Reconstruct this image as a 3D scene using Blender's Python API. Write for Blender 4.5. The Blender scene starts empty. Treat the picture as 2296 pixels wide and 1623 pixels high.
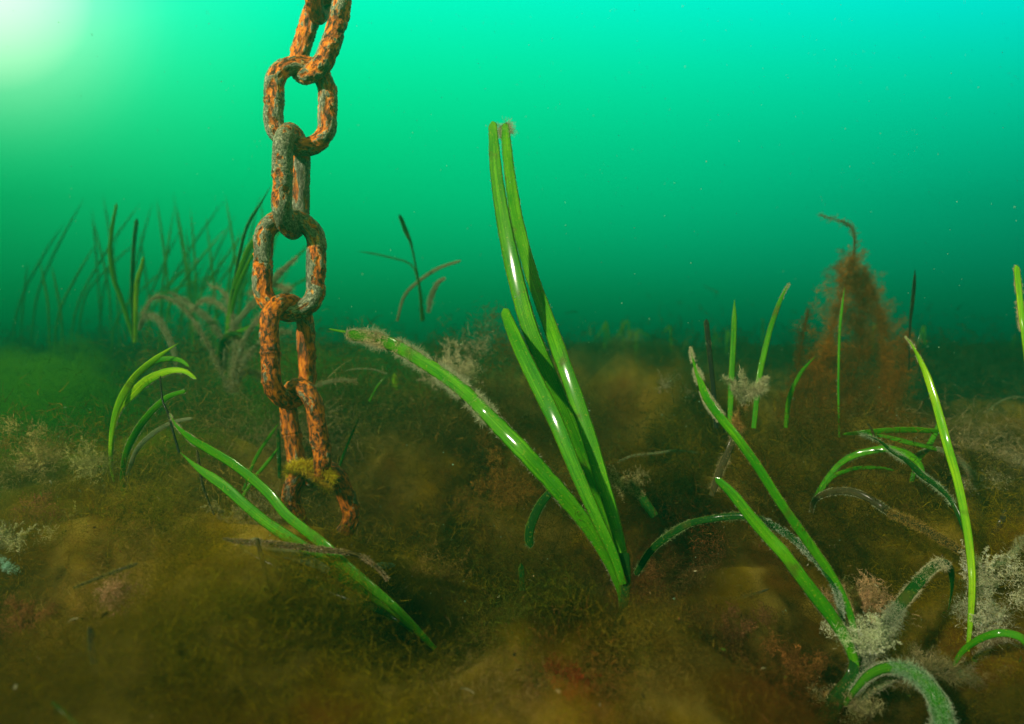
import bpy, math, random
import numpy as np
from mathutils import Vector, noise as mn

SC = bpy.context.scene
COL = SC.collection
# ------------------------------------------------------------------ camera
CAMZ = 0.36
PITCH = math.radians(5.7)
FV = 1531.0                                   # focal length in view units (view is 2296 wide)
cam_d = bpy.data.cameras.new("camera")
cam = bpy.data.objects.new("camera", cam_d); COL.objects.link(cam)
cam.location = (0, 0, CAMZ); cam.rotation_euler = (math.radians(90) - PITCH, 0, 0)
cam_d.lens = 24.0; cam_d.sensor_width = 36.0
cam_d.clip_start = 0.01; cam_d.clip_end = 200
cam_d.dof.use_dof = True; cam_d.dof.focus_distance = 0.82; cam_d.dof.aperture_fstop = 3.5
SC.camera = cam
# ------------------------------------------------------------------ world + sun
SUN_DIR = Vector((-0.62, -0.60, 0.48)).normalized()      # towards the sun: left, behind the camera
elev = math.asin(SUN_DIR.z); az = math.atan2(SUN_DIR.x, SUN_DIR.y)
W = bpy.data.worlds.new("World"); SC.world = W; W.use_nodes = True
nt = W.node_tree; nt.nodes.clear()
def N(t, ty, **k):
    n = t.nodes.new(ty)
    for a, v in k.items(): setattr(n, a, v)
    return n
def L(t, a, b): t.links.new(a, b)
def math_n(t, op, a, b=None, clamp=False):
    n = N(t, 'ShaderNodeMath', operation=op, use_clamp=clamp)
    for i, v in enumerate((a, b)):
        if v is None: continue
        if isinstance(v, (int, float)): n.inputs[i].default_value = v
        else: L(t, v, n.inputs[i])
    return n.outputs[0]
def ramp(t, fac, stops, interp='LINEAR'):
    n = N(t, 'ShaderNodeValToRGB'); cr = n.color_ramp; cr.interpolation = interp
    while len(cr.elements) > 1: cr.elements.remove(cr.elements[-1])
    for i, (p, c) in enumerate(stops):
        e = cr.elements[0] if i == 0 else cr.elements.new(p)
        e.position = p; e.color = (*c, 1)
    L(t, fac, n.inputs[0]); return n.outputs[0]
def mixc(t, fac, a, b, mode='MIX'):
    n = N(t, 'ShaderNodeMix', data_type='RGBA', blend_type=mode)
    for i, v in ((0, fac), (6, a), (7, b)):
        if isinstance(v, (int, float)): n.inputs[i].default_value = v
        elif isinstance(v, tuple): n.inputs[i].default_value = (*v, 1)
        else: L(t, v, n.inputs[i])
    return n.outputs[2]
sky = N(nt, 'ShaderNodeTexSky', sky_type='NISHITA'); sky.sun_disc = False
sky.sun_elevation = elev; sky.sun_rotation = az
bw = N(nt, 'ShaderNodeRGBToBW'); L(nt, sky.outputs[0], bw.inputs[0])
tc = N(nt, 'ShaderNodeTexCoord'); sep = N(nt, 'ShaderNodeSeparateXYZ'); L(nt, tc.outputs['Generated'], sep.inputs[0])
# light that has come down through metres of green sea: brightest overhead, deep teal towards the horizon
# water light beyond the haze box by steepness of the view line (dir.z / dir.y): smooth from dark teal at eye level to bright mint above
steep = math_n(nt, 'DIVIDE', sep.outputs[2], math_n(nt, 'MAXIMUM', sep.outputs[1], .3))
lin = lambda v: ((v / 255 + .055) / 1.055) ** 2.4
stops = []
TG = [(800, 94, 62), (730, 107, 68), (660, 127, 79), (600, 143, 91), (530, 160, 103), (478, 171, 111), (440, 178, 116), (375, 188, 124), (300, 200, 134), (225, 212, 146), (150, 223, 160), (75, 232, 176), (0, 240, 192)]
for vy in [800, 760, 730, 695, 660, 630, 600, 565, 530, 500, 478, 460, 448, 443, 441, 437, 430, 420, 410, 375, 338, 300, 262, 225, 188, 150, 112, 75, 0]:
    g_, b_ = (float(np.interp(-vy, [-p[0] for p in TG], [p[k] for p in TG])) for k in (1, 2))
    q_ = math.tan(math.atan((811.5 - vy) / 1531) - PITCH)
    path = min(5.2, .72 / max(q_, .001)) * math.sqrt(1 + q_ * q_); T_ = math.exp(-.40 * path)
    w_ = lambda t_, s_: max(.01, (lin(t_) / 2.297 - s_ * (1 - T_)) / T_)
    stops.append((q_ + .2, (0, w_(g_, .0435), w_(b_, .018))))
stops += [(.72, (.03, .60, .34)), (1.0, (.36, .36, .10))]
el = ramp(nt, math_n(nt, 'ADD', steep, .2), stops)
el = mixc(nt, 1.0, el, ramp(nt, math_n(nt, 'ADD', math_n(nt, 'MULTIPLY', sep.outputs[0], .7), .5), [(.1, (1, 1.15, .85)), (.5, (1, 1, 1)), (.95, (1, .90, 1.3))]), 'MULTIPLY')
gd = Vector((-0.80, 1.03, 0.47)).normalized()
dp = N(nt, 'ShaderNodeVectorMath', operation='DOT_PRODUCT'); L(nt, tc.outputs['Generated'], dp.inputs[0]); dp.inputs[1].default_value = gd
glow = ramp(nt, dp.outputs['Value'], [(0.94, (0, 0, 0)), (0.975, (.010, .04, .04)), (0.993, (.06, .10, .11)), (1.0, (1.1, .55, .65))], 'B_SPLINE')
tot = mixc(nt, 1.0, el, glow, 'ADD')
lit = math_n(nt, 'ADD', math_n(nt, 'MULTIPLY', bw.outputs[0], 0.01), 1.0)   # sky brightness lifts it slightly
mul = mixc(nt, 1.0, tot, (1, 1, 1), 'MULTIPLY')
bg = N(nt, 'ShaderNodeBackground'); wo = N(nt, 'ShaderNodeOutputWorld')
L(nt, mul, bg.inputs[0]); L(nt, lit, bg.inputs[1])
L(nt, bg.outputs[0], wo.inputs[0])
sun_d = bpy.data.lights.new("sun", 'SUN'); sun_d.energy = 5.0; sun_d.angle = math.radians(2.0); sun_d.color = (1, .90, .68)
sun = bpy.data.objects.new("sun", sun_d); COL.objects.link(sun)
sun.rotation_euler = SUN_DIR.to_track_quat('Z', 'Y').to_euler(); sun.location = (-2, -2, 3)
SC.view_settings.view_transform = 'Standard'; SC.view_settings.look = 'None'
SC.view_settings.exposure = 1.2; SC.view_settings.gamma = 1.0; SC.view_settings.use_curve_mapping = False
cy = SC.cycles
cy.use_denoising = True
cy.volume_bounces = 1; cy.max_bounces = 6; cy.diffuse_bounces = 2; cy.glossy_bounces = 2; cy.transparent_max_bounces = 8
cy.sample_clamp_indirect = 3.0; cy.caustics_reflective = False; cy.caustics_refractive = False

# ------------------------------------------------------------------ helpers
rng = np.random.default_rng(7); random.seed(7)
FWD = Vector((0, math.cos(PITCH), -math.sin(PITCH))); UP = Vector((0, math.sin(PITCH), math.cos(PITCH))); RT = Vector((1, 0, 0))
CP = Vector((0, 0, CAMZ))
def P(x, y, d):
    x, y, d = float(x), float(y), float(d)
    return CP + d * (FWD + (x - 1148) / FV * RT - (y - 811.5) / FV * UP)
def tag(o, label=None, cat=None, group=None, kind=None):
    if label: o['label'] = label
    if cat: o['category'] = cat
    if group: o['group'] = group
    if kind: o['kind'] = kind
    return o
def empty(name, loc):
    o = bpy.data.objects.new(name, None); COL.objects.link(o); o.location = loc; o.empty_display_size = .02
    return o
def mesh_obj(name, verts, faces, mat, parent=None, uv=None, vattr=None, smooth=True, cattr=None, fattr=None):
    """verts (n,3) float world coords, faces (m,4|3) int"""
    verts = np.asarray(verts, dtype=np.float32)
    if parent is not None:
        verts = verts - np.array(world_loc(parent), dtype=np.float32)
    me = bpy.data.meshes.new(name)
    faces = np.asarray(faces, dtype=np.int32); m, k = faces.shape
    me.vertices.add(len(verts)); me.vertices.foreach_set('co', verts.ravel())
    me.loops.add(m * k); me.loops.foreach_set('vertex_index', faces.ravel())
    me.polygons.add(m); me.polygons.foreach_set('loop_start', np.arange(0, m * k, k, dtype=np.int32))
    me.polygons.foreach_set('use_smooth', np.full(m, smooth))
    if uv is not None:
        l = me.uv_layers.new(name='UVMap'); l.data.foreach_set('uv', np.asarray(uv, np.float32)[faces.ravel()].ravel())
    if vattr is not None:
        a = me.attributes.new('flow', 'FLOAT_VECTOR', 'POINT'); a.data.foreach_set('vector', np.asarray(vattr, np.float32).ravel())
    if cattr is not None:
        a = me.attributes.new('tint', 'FLOAT_COLOR', 'POINT')
        c = np.ones((len(verts), 4), np.float32); c[:, :3] = cattr; a.data.foreach_set('color', c.ravel())
    if fattr is not None:
        for nm, arr in fattr.items():
            a = me.attributes.new(nm, 'FLOAT', 'POINT'); a.data.foreach_set('value', np.asarray(arr, np.float32))
    me.materials.append(mat); me.update(); me.validate()
    o = bpy.data.objects.new(name, me); COL.objects.link(o)
    if parent is not None: o.parent = parent
    return o
def world_loc(o):
    v = Vector((0, 0, 0))
    while o is not None: v += o.location; o = o.parent
    return v
def new_mat(name):
    m = bpy.data.materials.new(name); m.use_nodes = True; m.node_tree.nodes.clear(); return m, m.node_tree

# ------------------------------------------------------------------ materials
def leaf_mat(name, c, c2, rough=.6, transl=.4, speck=(.35, .42, .03), speck_amt=.5, coat=.42):
    m, t = new_mat(name)
    uv = N(t, 'ShaderNodeUVMap'); 
    mp = N(t, 'ShaderNodeMapping'); L(t, uv.outputs[0], mp.inputs[0]); mp.inputs[3].default_value = (1, 1, 1)
    vein = N(t, 'ShaderNodeTexNoise'); mp1 = N(t, 'ShaderNodeMapping'); mp1.inputs[3].default_value = (22, 6, 1)
    L(t, uv.outputs[0], mp1.inputs[0]); L(t, mp1.outputs[0], vein.inputs[0]); vein.inputs['Scale'].default_value = 1; vein.inputs['Detail'].default_value = 3
    big = N(t, 'ShaderNodeTexNoise'); mp2 = N(t, 'ShaderNodeMapping'); mp2.inputs[3].default_value = (1.2, 14, 1)
    L(t, uv.outputs[0], mp2.inputs[0]); L(t, mp2.outputs[0], big.inputs[0]); big.inputs['Scale'].default_value = 1
    big.inputs['Detail'].default_value = 3
    dash = N(t, 'ShaderNodeTexNoise'); mp3 = N(t, 'ShaderNodeMapping'); mp3.inputs[3].default_value = (40, 95, 1)
    L(t, uv.outputs[0], mp3.inputs[0]); L(t, mp3.outputs[0], dash.inputs[0]); dash.inputs['Scale'].default_value = 1; dash.inputs['Detail'].default_value = 1
    obj = N(t, 'ShaderNodeTexCoord')
    sp = N(t, 'ShaderNodeTexNoise'); L(t, obj.outputs['Object'], sp.inputs[0]); sp.inputs['Scale'].default_value = 420; sp.inputs['Detail'].default_value = 2
    col = mixc(t, ramp(t, big.outputs[0], [(.35, (0, 0, 0)), (.68, (1, 1, 1))]), c, c2)
    col = mixc(t, ramp(t, vein.outputs[0], [(.38, (0, 0, 0)), (.62, (.75, .75, .75))]), col, tuple(v * .55 for v in c))
    col = mixc(t, ramp(t, dash.outputs[0], [(.66, (0, 0, 0)), (.70, (.7, .7, .7))]), col, tuple(v * .2 for v in c))
    wn = N(t, 'ShaderNodeTexNoise'); L(t, obj.outputs['Object'], wn.inputs[0]); wn.inputs['Scale'].default_value = 38; wn.inputs['Detail'].default_value = 5
    col = mixc(t, ramp(t, wn.outputs[0], [(.60, (0, 0, 0)), (.72, (.65, .65, .65))]), col, (.09, .085, .012))
    s_ = ramp(t, sp.outputs[0], [(.62, (0, 0, 0)), (.70, (speck_amt,) * 3)])
    col = mixc(t, s_, col, speck)
    su = N(t, 'ShaderNodeSeparateXYZ'); L(t, uv.outputs[0], su.inputs[0])
    edge = math_n(t, 'ABSOLUTE', math_n(t, 'SUBTRACT', su.outputs[0], .5))
    col = mixc(t, ramp(t, edge, [(.44, (0, 0, 0)), (.5, (.55, .55, .55))]), col, speck)
    b = N(t, 'ShaderNodeBsdfPrincipled'); L(t, col, b.inputs['Base Color']); b.inputs['Roughness'].default_value = rough
    b.inputs['Specular IOR Level'].default_value = .15; b.inputs['Coat Weight'].default_value = coat; b.inputs['Coat Roughness'].default_value = .11
    bp = N(t, 'ShaderNodeBump'); bp.inputs['Strength'].default_value = .5; bp.inputs['Distance'].default_value = .0006
    L(t, vein.outputs[0], bp.inputs['Height']); L(t, bp.outputs[0], b.inputs['Normal'])
    tr = N(t, 'ShaderNodeBsdfTranslucent'); L(t, col, tr.inputs[0])
    mx = N(t, 'ShaderNodeMixShader'); mx.inputs[0].default_value = transl
    L(t, b.outputs[0], mx.inputs[1]); L(t, tr.outputs[0], mx.inputs[2])
    o = N(t, 'ShaderNodeOutputMaterial'); L(t, mx.outputs[0], o.inputs[0]); return m
M = {}
M['leaf'] = leaf_mat('eelgrass_green', (.035, .29, .001), (.15, .50, .001))
M['leafy'] = leaf_mat('eelgrass_yellow_green', (.16, .55, .003), (.55, .85, .004))
M['leafd'] = leaf_mat('eelgrass_dark', (.006, .07, .004), (.014, .12, .005), speck_amt=.3, coat=.06, rough=.7)
M['leafm'] = leaf_mat('eelgrass_silted_green', (.03, .22, .004), (.10, .34, .006), rough=.8, coat=.03)
M['leafb'] = leaf_mat('eelgrass_brown', (.045, .04, .010), (.10, .075, .02), rough=.6, coat=.05, speck=(.3, .24, .10))
M['leafp'] = leaf_mat('eelgrass_pale_coated', (.16, .22, .09), (.30, .33, .18), rough=.9, coat=.0, speck=(.4, .42, .26))
M['leafk'] = leaf_mat('eelgrass_dead_black', (.006, .007, .004), (.012, .014, .006), rough=.6, coat=.05, speck_amt=.1, transl=.1)
def fuzz_mat(name, transl=.45):
    m, t = new_mat(name)
    a = N(t, 'ShaderNodeAttribute', attribute_name='tint')
    d = N(t, 'ShaderNodeBsdfDiffuse'); L(t, a.outputs[0], d.inputs[0])
    tr = N(t, 'ShaderNodeBsdfTranslucent'); L(t, a.outputs[0], tr.inputs[0])
    mx = N(t, 'ShaderNodeMixShader'); mx.inputs[0].default_value = transl
    L(t, d.outputs[0], mx.inputs[1]); L(t, tr.outputs[0], mx.inputs[2])
    o = N(t, 'ShaderNodeOutputMaterial'); L(t, mx.outputs[0], o.inputs[0]); return m
M['fuzz'] = fuzz_mat('filament_algae')
def rust_mat():
    m, t = new_mat('rusty_flaking_steel')
    fl = N(t, 'ShaderNodeAttribute', attribute_name='flow'); h = N(t, 'ShaderNodeAttribute', attribute_name='plate')
    def nz(scale, det=4, dist=0.0, rough=.6):
        n = N(t, 'ShaderNodeTexNoise'); L(t, fl.outputs['Vector'], n.inputs[0]); n.inputs['Scale'].default_value = scale
        n.inputs['Detail'].default_value = det; n.inputs['Distortion'].default_value = dist; n.inputs['Roughness'].default_value = rough; return n.outputs[0]
    n1, n2, n3, n4 = nz(190, 6, .5, .65), nz(560, 4, .8), nz(75, 3), nz(1500, 3)
    rust = ramp(t, n1, [(.30, (.012, .006, .002)), (.42, (.07, .018, .002)), (.48, (.42, .09, .001)), (.56, (.88, .21, .001)), (.74, (.95, .38, .004))])
    rust = mixc(t, ramp(t, n2, [(.31, (0, 0, 0)), (.41, (1, 1, 1))]), mixc(t, .6, rust, (.015, .007, .003)), rust)
    rust = mixc(t, ramp(t, n2, [(.64, (0, 0, 0)), (.72, (.45, .45, .45))]), rust, (.75, .52, .10))
    paint = ramp(t, n2, [(.30, (.03, .03, .015)), (.45, (.09, .10, .06)), (.57, (.25, .27, .17)), (.72, (.60, .62, .45))])
    pm = math_n(t, 'ADD', math_n(t, 'MULTIPLY', h.outputs['Fac'], 1.0), math_n(t, 'MULTIPLY', math_n(t, 'SUBTRACT', n1, .5), .9))
    col = mixc(t, ramp(t, pm, [(.78, (0, 0, 0)), (.81, (1, 1, 1))]), rust, paint)
    # bright chipped rim between coating and rust
    rim = ramp(t, pm, [(.75, (0, 0, 0)), (.775, (.7, .7, .7)), (.805, (0, 0, 0))])
    col = mixc(t, rim, col, (.80, .58, .16))
    col = mixc(t, ramp(t, n3, [(.40, (.45, .45, .45)), (.52, (0, 0, 0))]), col, (.02, .010, .004))
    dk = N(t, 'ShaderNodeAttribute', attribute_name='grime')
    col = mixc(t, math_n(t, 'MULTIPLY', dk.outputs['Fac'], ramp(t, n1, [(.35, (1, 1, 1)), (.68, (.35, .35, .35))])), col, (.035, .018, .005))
    b = N(t, 'ShaderNodeBsdfPrincipled'); L(t, col, b.inputs['Base Color']); b.inputs['Specular IOR Level'].default_value = .3
    L(t, ramp(t, n2, [(.3, (.75, .75, .75)), (.7, (.38, .38, .38))]), b.inputs['Roughness'])
    bp = N(t, 'ShaderNodeBump'); bp.inputs['Strength'].default_value = 1.0; bp.inputs['Distance'].default_value = .0022
    hh = math_n(t, 'ADD', math_n(t, 'ADD', n1, math_n(t, 'MULTIPLY', n2, .6)), math_n(t, 'MULTIPLY', n4, .25))
    L(t, hh, bp.inputs['Height']); L(t, bp.outputs[0], b.inputs['Normal'])
    o = N(t, 'ShaderNodeOutputMaterial'); L(t, b.outputs[0], o.inputs[0]); return m
M['rust'] = rust_mat()

# ------------------------------------------------------------------ seabed + its colours
def fbm(x, y, s, seed=0, oct=4):
    return mn.fractal(Vector((x * s + seed * 13.7, y * s - seed * 5.1, seed * 3.3)), 1.0, 2.0, oct)
BUMPS = []   # (x, y, radius, height) mounds of weed
def ground_at(vx, vy, h=0.0):
    r = FWD + (vx - 1148) / FV * RT - (vy - 811.5) / FV * UP
    k = (CAMZ - h) / max(1e-4, -r.z)
    return CP + k * r
for (vx, vy, hh, rad, ht) in [   # placed where the photo shows swelling banks of weed
        (250, 1250, .05, .16, .06), (60, 1150, .05, .18, .07), (480, 1050, .04, .16, .05), (1050, 960, .03, .25, .06),
        (1560, 1120, .04, .22, .05), (1850, 1040, .04, .24, .06), (1480, 1400, .03, .14, .03), (560, 1420, .05, .15, .05),
        (330, 1500, .06, .14, .05), (2180, 1120, .04, .22, .04), (2100, 1420, .02, .10, .02), (1140, 1500, .03, .12, .03)]:
    g = ground_at(vx, vy, hh); BUMPS.append((g.x, g.y, rad, ht))
for (vx, vy, rad, ht) in [(735, 1180, .12, -.08), (1375, 1390, .07, -.045), (1930, 1540, .09, -.06), (900, 1180, .12, -.05), (1180, 1250, .12, -.05), (1340, 1300, .10, -.045), (1900, 1230, .12, -.05), (2040, 1400, .09, -.06),
                          (430, 900, .15, -.05), (30, 1560, .12, -.05), (2080, 1590, .10, -.07), (1000, 1480, .08, -.03)]:
    g = ground_at(vx, vy, 0); BUMPS.append((g.x, g.y, rad, ht))
def hollow(x, y):
    return max(.22, 1 + 16 * sum(h * math.exp(-((x - bx) ** 2 + (y - by) ** 2) / (r * r)) for bx, by, r, h in BUMPS if h < 0))
def gz(x, y):
    z = .030 * fbm(x, y, 2.3, 1) + .022 * fbm(x, y, 6, 2, 3) - .02
    for bx, by, r, h in BUMPS:
        z += h * math.exp(-((x - bx) ** 2 + (y - by) ** 2) / (r * r))
    return z
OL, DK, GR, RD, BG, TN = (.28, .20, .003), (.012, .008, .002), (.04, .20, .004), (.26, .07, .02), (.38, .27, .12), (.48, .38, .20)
PATCH = []   # (x, y, radius, colour, weight); some DK patches paint shade into bottom corners and hollows
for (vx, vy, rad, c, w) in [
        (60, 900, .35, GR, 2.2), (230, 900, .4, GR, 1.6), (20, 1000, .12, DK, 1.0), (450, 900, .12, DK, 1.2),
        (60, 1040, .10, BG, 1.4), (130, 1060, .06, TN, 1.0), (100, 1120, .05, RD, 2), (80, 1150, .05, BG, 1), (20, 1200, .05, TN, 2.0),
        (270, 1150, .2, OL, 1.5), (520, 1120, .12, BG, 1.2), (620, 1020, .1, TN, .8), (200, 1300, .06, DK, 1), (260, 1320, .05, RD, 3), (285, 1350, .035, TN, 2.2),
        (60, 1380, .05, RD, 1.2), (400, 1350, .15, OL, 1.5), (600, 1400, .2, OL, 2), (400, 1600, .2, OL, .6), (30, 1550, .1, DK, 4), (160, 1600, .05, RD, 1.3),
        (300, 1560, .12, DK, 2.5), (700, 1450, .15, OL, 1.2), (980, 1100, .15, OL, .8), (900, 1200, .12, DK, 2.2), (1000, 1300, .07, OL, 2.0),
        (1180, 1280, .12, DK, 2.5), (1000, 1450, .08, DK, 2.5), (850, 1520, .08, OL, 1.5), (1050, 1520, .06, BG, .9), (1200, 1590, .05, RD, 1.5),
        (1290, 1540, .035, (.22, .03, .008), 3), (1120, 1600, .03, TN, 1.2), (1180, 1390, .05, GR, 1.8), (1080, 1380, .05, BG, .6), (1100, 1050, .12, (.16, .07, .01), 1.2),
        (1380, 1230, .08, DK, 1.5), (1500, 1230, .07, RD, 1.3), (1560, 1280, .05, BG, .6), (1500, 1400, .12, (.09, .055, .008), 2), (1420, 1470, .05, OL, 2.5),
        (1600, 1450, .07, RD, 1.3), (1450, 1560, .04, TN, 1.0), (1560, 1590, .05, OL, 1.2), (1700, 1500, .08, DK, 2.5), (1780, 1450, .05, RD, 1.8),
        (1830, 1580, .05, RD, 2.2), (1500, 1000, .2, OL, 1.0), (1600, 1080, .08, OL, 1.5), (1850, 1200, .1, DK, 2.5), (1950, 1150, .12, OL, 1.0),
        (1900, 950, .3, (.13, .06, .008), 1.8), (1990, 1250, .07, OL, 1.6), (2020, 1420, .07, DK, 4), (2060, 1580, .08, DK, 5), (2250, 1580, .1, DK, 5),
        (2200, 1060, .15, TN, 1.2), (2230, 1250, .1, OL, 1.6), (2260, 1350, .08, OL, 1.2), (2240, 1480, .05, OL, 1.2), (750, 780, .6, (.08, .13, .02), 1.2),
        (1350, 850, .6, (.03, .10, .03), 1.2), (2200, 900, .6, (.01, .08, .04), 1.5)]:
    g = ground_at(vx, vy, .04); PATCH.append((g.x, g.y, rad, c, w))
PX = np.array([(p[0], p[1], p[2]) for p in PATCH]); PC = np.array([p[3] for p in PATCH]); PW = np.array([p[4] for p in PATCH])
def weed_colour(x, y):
    """weed colour at points (n,) -> (n,3): patches of different weeds, some dark ones painted shade, plus small variation"""
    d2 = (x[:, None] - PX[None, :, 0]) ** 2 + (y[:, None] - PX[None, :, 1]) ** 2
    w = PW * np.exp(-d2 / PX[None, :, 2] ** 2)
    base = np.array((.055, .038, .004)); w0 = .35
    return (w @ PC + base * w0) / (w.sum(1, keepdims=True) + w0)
xs = np.concatenate([np.linspace(-6.8, -2, 30, endpoint=False), np.linspace(-2, 2, 260, endpoint=False), np.linspace(2, 6.8, 31)])
ys = np.concatenate([np.linspace(-1.5, .2, 12, endpoint=False), np.linspace(.2, 2.6, 220, endpoint=False), np.geomspace(2.6, 5.1, 34)])
gv = []
for y in ys:
    for x in xs: gv.append((x, y, gz(x, y) + .004 * mn.noise(Vector((x * 60, y * 60, 0)))))
gv = np.array(gv); nx, ny = len(xs), len(ys)
ii, jj = np.meshgrid(np.arange(nx - 1), np.arange(ny - 1)); a0 = (jj * nx + ii).ravel()
gf = np.stack([a0, a0 + 1, a0 + nx + 1, a0 + nx], 1)
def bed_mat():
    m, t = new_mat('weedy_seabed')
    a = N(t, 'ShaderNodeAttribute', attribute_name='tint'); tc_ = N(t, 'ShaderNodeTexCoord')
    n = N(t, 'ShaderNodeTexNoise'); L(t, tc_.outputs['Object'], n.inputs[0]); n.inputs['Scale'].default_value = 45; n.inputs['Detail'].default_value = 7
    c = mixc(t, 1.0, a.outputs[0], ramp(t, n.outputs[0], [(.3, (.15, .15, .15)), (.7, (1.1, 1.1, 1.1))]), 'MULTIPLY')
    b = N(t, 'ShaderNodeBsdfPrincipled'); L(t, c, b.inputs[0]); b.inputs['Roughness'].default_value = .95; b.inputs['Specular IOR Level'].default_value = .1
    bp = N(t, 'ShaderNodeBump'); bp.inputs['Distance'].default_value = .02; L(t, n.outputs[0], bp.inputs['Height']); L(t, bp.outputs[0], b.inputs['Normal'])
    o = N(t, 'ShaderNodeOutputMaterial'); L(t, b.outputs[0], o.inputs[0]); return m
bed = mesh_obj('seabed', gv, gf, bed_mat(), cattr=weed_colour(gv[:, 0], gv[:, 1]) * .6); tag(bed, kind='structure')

# ------------------------------------------------------------------ filament builder
def unit(v): return v / (np.linalg.norm(v, axis=-1, keepdims=True) + 1e-9)
def filaments(base, dirs, lens, wid, col, curl=.35, nseg=4, rise=0.0):
    """ribbons: base (n,3), dirs (n,3), lens (n,), wid (n,), col (n,3) -> verts, faces, colours"""
    n = len(base); d = unit(dirs); p = base.copy(); pts = [p.copy()]; ds = [d.copy()]
    drift = rng.normal(size=(n, 3)) * curl
    for k in range(nseg):
        drift = drift * .6 + rng.normal(size=(n, 3)) * curl * .7
        d = unit(d + drift * .6 + np.array((0, 0, rise)))
        p = p + d * (lens / nseg)[:, None]; pts.append(p.copy()); ds.append(d.copy())
    pts = np.stack(pts, 1); ds = np.stack(ds, 1)
    side = unit(np.cross(ds, rng.normal(size=(n, 1, 3)) + np.array((0, -1.2, 0))))
    taper = np.linspace(1, .25, nseg + 1)[None, :, None]
    v = np.stack([pts - side * wid[:, None, None] * .5 * taper, pts + side * wid[:, None, None] * .5 * taper], 2)   # n, s+1, 2, 3
    idx = np.arange(n * (nseg + 1) * 2).reshape(n, nseg + 1, 2)
    f = np.stack([idx[:, :-1, 0], idx[:, :-1, 1], idx[:, 1:, 1], idx[:, 1:, 0]], -1).reshape(-1, 4)
    c = np.repeat(col[:, None, :], (nseg + 1) * 2, 1).reshape(-1, 3)
    return v.reshape(-1, 3), f, c
class Acc:
    def __init__(s): s.v, s.f, s.c, s.n = [], [], [], 0
    def add(s, vfc):
        v, f, c = vfc; s.v.append(v); s.f.append(f + s.n); s.c.append(c); s.n += len(v)
    def build(s, name, mat, parent=None):
        return mesh_obj(name, np.concatenate(s.v), np.concatenate(s.f), mat, parent, cattr=np.concatenate(s.c), smooth=False)
def jitter(col, n, amt=.35):
    c = np.tile(np.array(col, float), (n, 1)) if np.ndim(col) == 1 else np.array(col, float)
    return np.clip(c * (1 + rng.normal(size=(n, 1)) * amt), .0015, .9)
def feather(acc, axis, rad0, rad1, n, flen, wid, col, curl=.4, bias=.35):
    """plume: filaments leaving a curved axis (k,3) in all directions, leaning along it"""
    axis = np.asarray(axis, float); k = len(axis)
    t = rng.random(n) ** .9 * (k - 1.001); i = t.astype(int); fr = (t - i)[:, None]
    b = axis[i] * (1 - fr) + axis[i + 1] * fr; tan = unit(axis[i + 1] - axis[i])
    s = (t / (k - 1)); r = rad0 + (rad1 - rad0) * s
    d = unit(rng.normal(size=(n, 3))); b = b + d * (rng.random(n) * r * .5)[:, None]
    dd = unit(d + tan * bias)
    acc.add(filaments(b, dd, flen * (.4 + .8 * rng.random(n)) * (r / max(rad0, rad1)), np.full(n, wid) * (.6 + .8 * rng.random(n)), jitter(col, n), curl, 4))
def tree(acc, axis, r0, r1, n_side, n_fil, wid, col, lean=.55, curl=.5):
    axis = np.asarray(axis, float); k = len(axis)
    for q in range(n_side):
        t_ = (k - 1.001) * ((q + random.random()) / n_side); i = int(t_); b = axis[i] * (1 - t_ + i) + axis[i + 1] * (t_ - i)
        tan = unit(axis[i + 1] - axis[i]); s_ = t_ / (k - 1); r = (r0 + (r1 - r0) * s_) * random.uniform(.45, 1.25)
        d = unit(unit(rng.normal(size=3)) + tan * lean); pts = [b]
        for m_ in range(5):
            d = unit(d + rng.normal(size=3) * .35 + tan * .12); pts.append(pts[-1] + d * r / 5)
        feather(acc, pts, r * .34, r * .16, n_fil, r * .32, wid, np.clip(np.array(col) * (1 + rng.normal() * .25), .002, .9), curl, .5)
def tuft(acc, base, h, spread, n_ax, n_fil, col, wid=.0006, lean=(0, 0, 0), fl=.35, curl=.4):
    base = np.array(base)
    for a in range(n_ax):
        d = unit(np.array((rng.normal() * spread, rng.normal() * spread, 1.0)) + np.array(lean))
        pts = [base + rng.normal(size=3) * h * .08]; L_ = h * (.55 + .6 * rng.random())
        for k in range(7):
            d = unit(d + rng.normal(size=3) * .22); pts.append(pts[-1] + d * L_ / 7)
        c = np.clip(np.array(col) * (1 + rng.normal() * .25), .002, .9)
        tree(acc, pts, h * fl * 1.1, h * fl * .4, 16, max(8, n_fil // 16), wid, c, .5, curl)

# ------------------------------------------------------------------ algae mat over the seabed
mat_acc = Acc()
def cloud(acc, cen, rad, nf, flen, wid, col, flat=.7, curl=.9, nseg=3, up=.25):
    """soft woolly puffs: cen (n,3), rad (n,), nf curly filaments in each, thinning outwards"""
    n = len(cen); tot = n * nf; R_ = np.repeat(rad, nf)
    g = rng.normal(size=(tot, 3)) * .48
    g += np.repeat(rng.normal(size=(n * 6, 3)) * .35, -(-nf // 6), 0)[:tot] if nf >= 6 else 0
    g[:, 2] *= flat
    b = np.repeat(cen, nf, 0) + g * R_[:, None]
    dr = unit(g) * .7 + rng.normal(size=(tot, 3)) * .7 + np.array((0, 0, up))
    cc = jitter(np.repeat(col, nf, 0) if np.ndim(col) == 2 else col, tot, .28)
    acc.add(filaments(b, dr, R_ * flen * (.4 + rng.random(tot)), wid * (.5 + rng.random(tot)), cc, curl, nseg))
def wool_top(x, y):
    return hollow(x, y) * (.034 + .05 * max(0, .5 + .9 * fbm(x, y, 4.2, 8, 3)))
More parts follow.
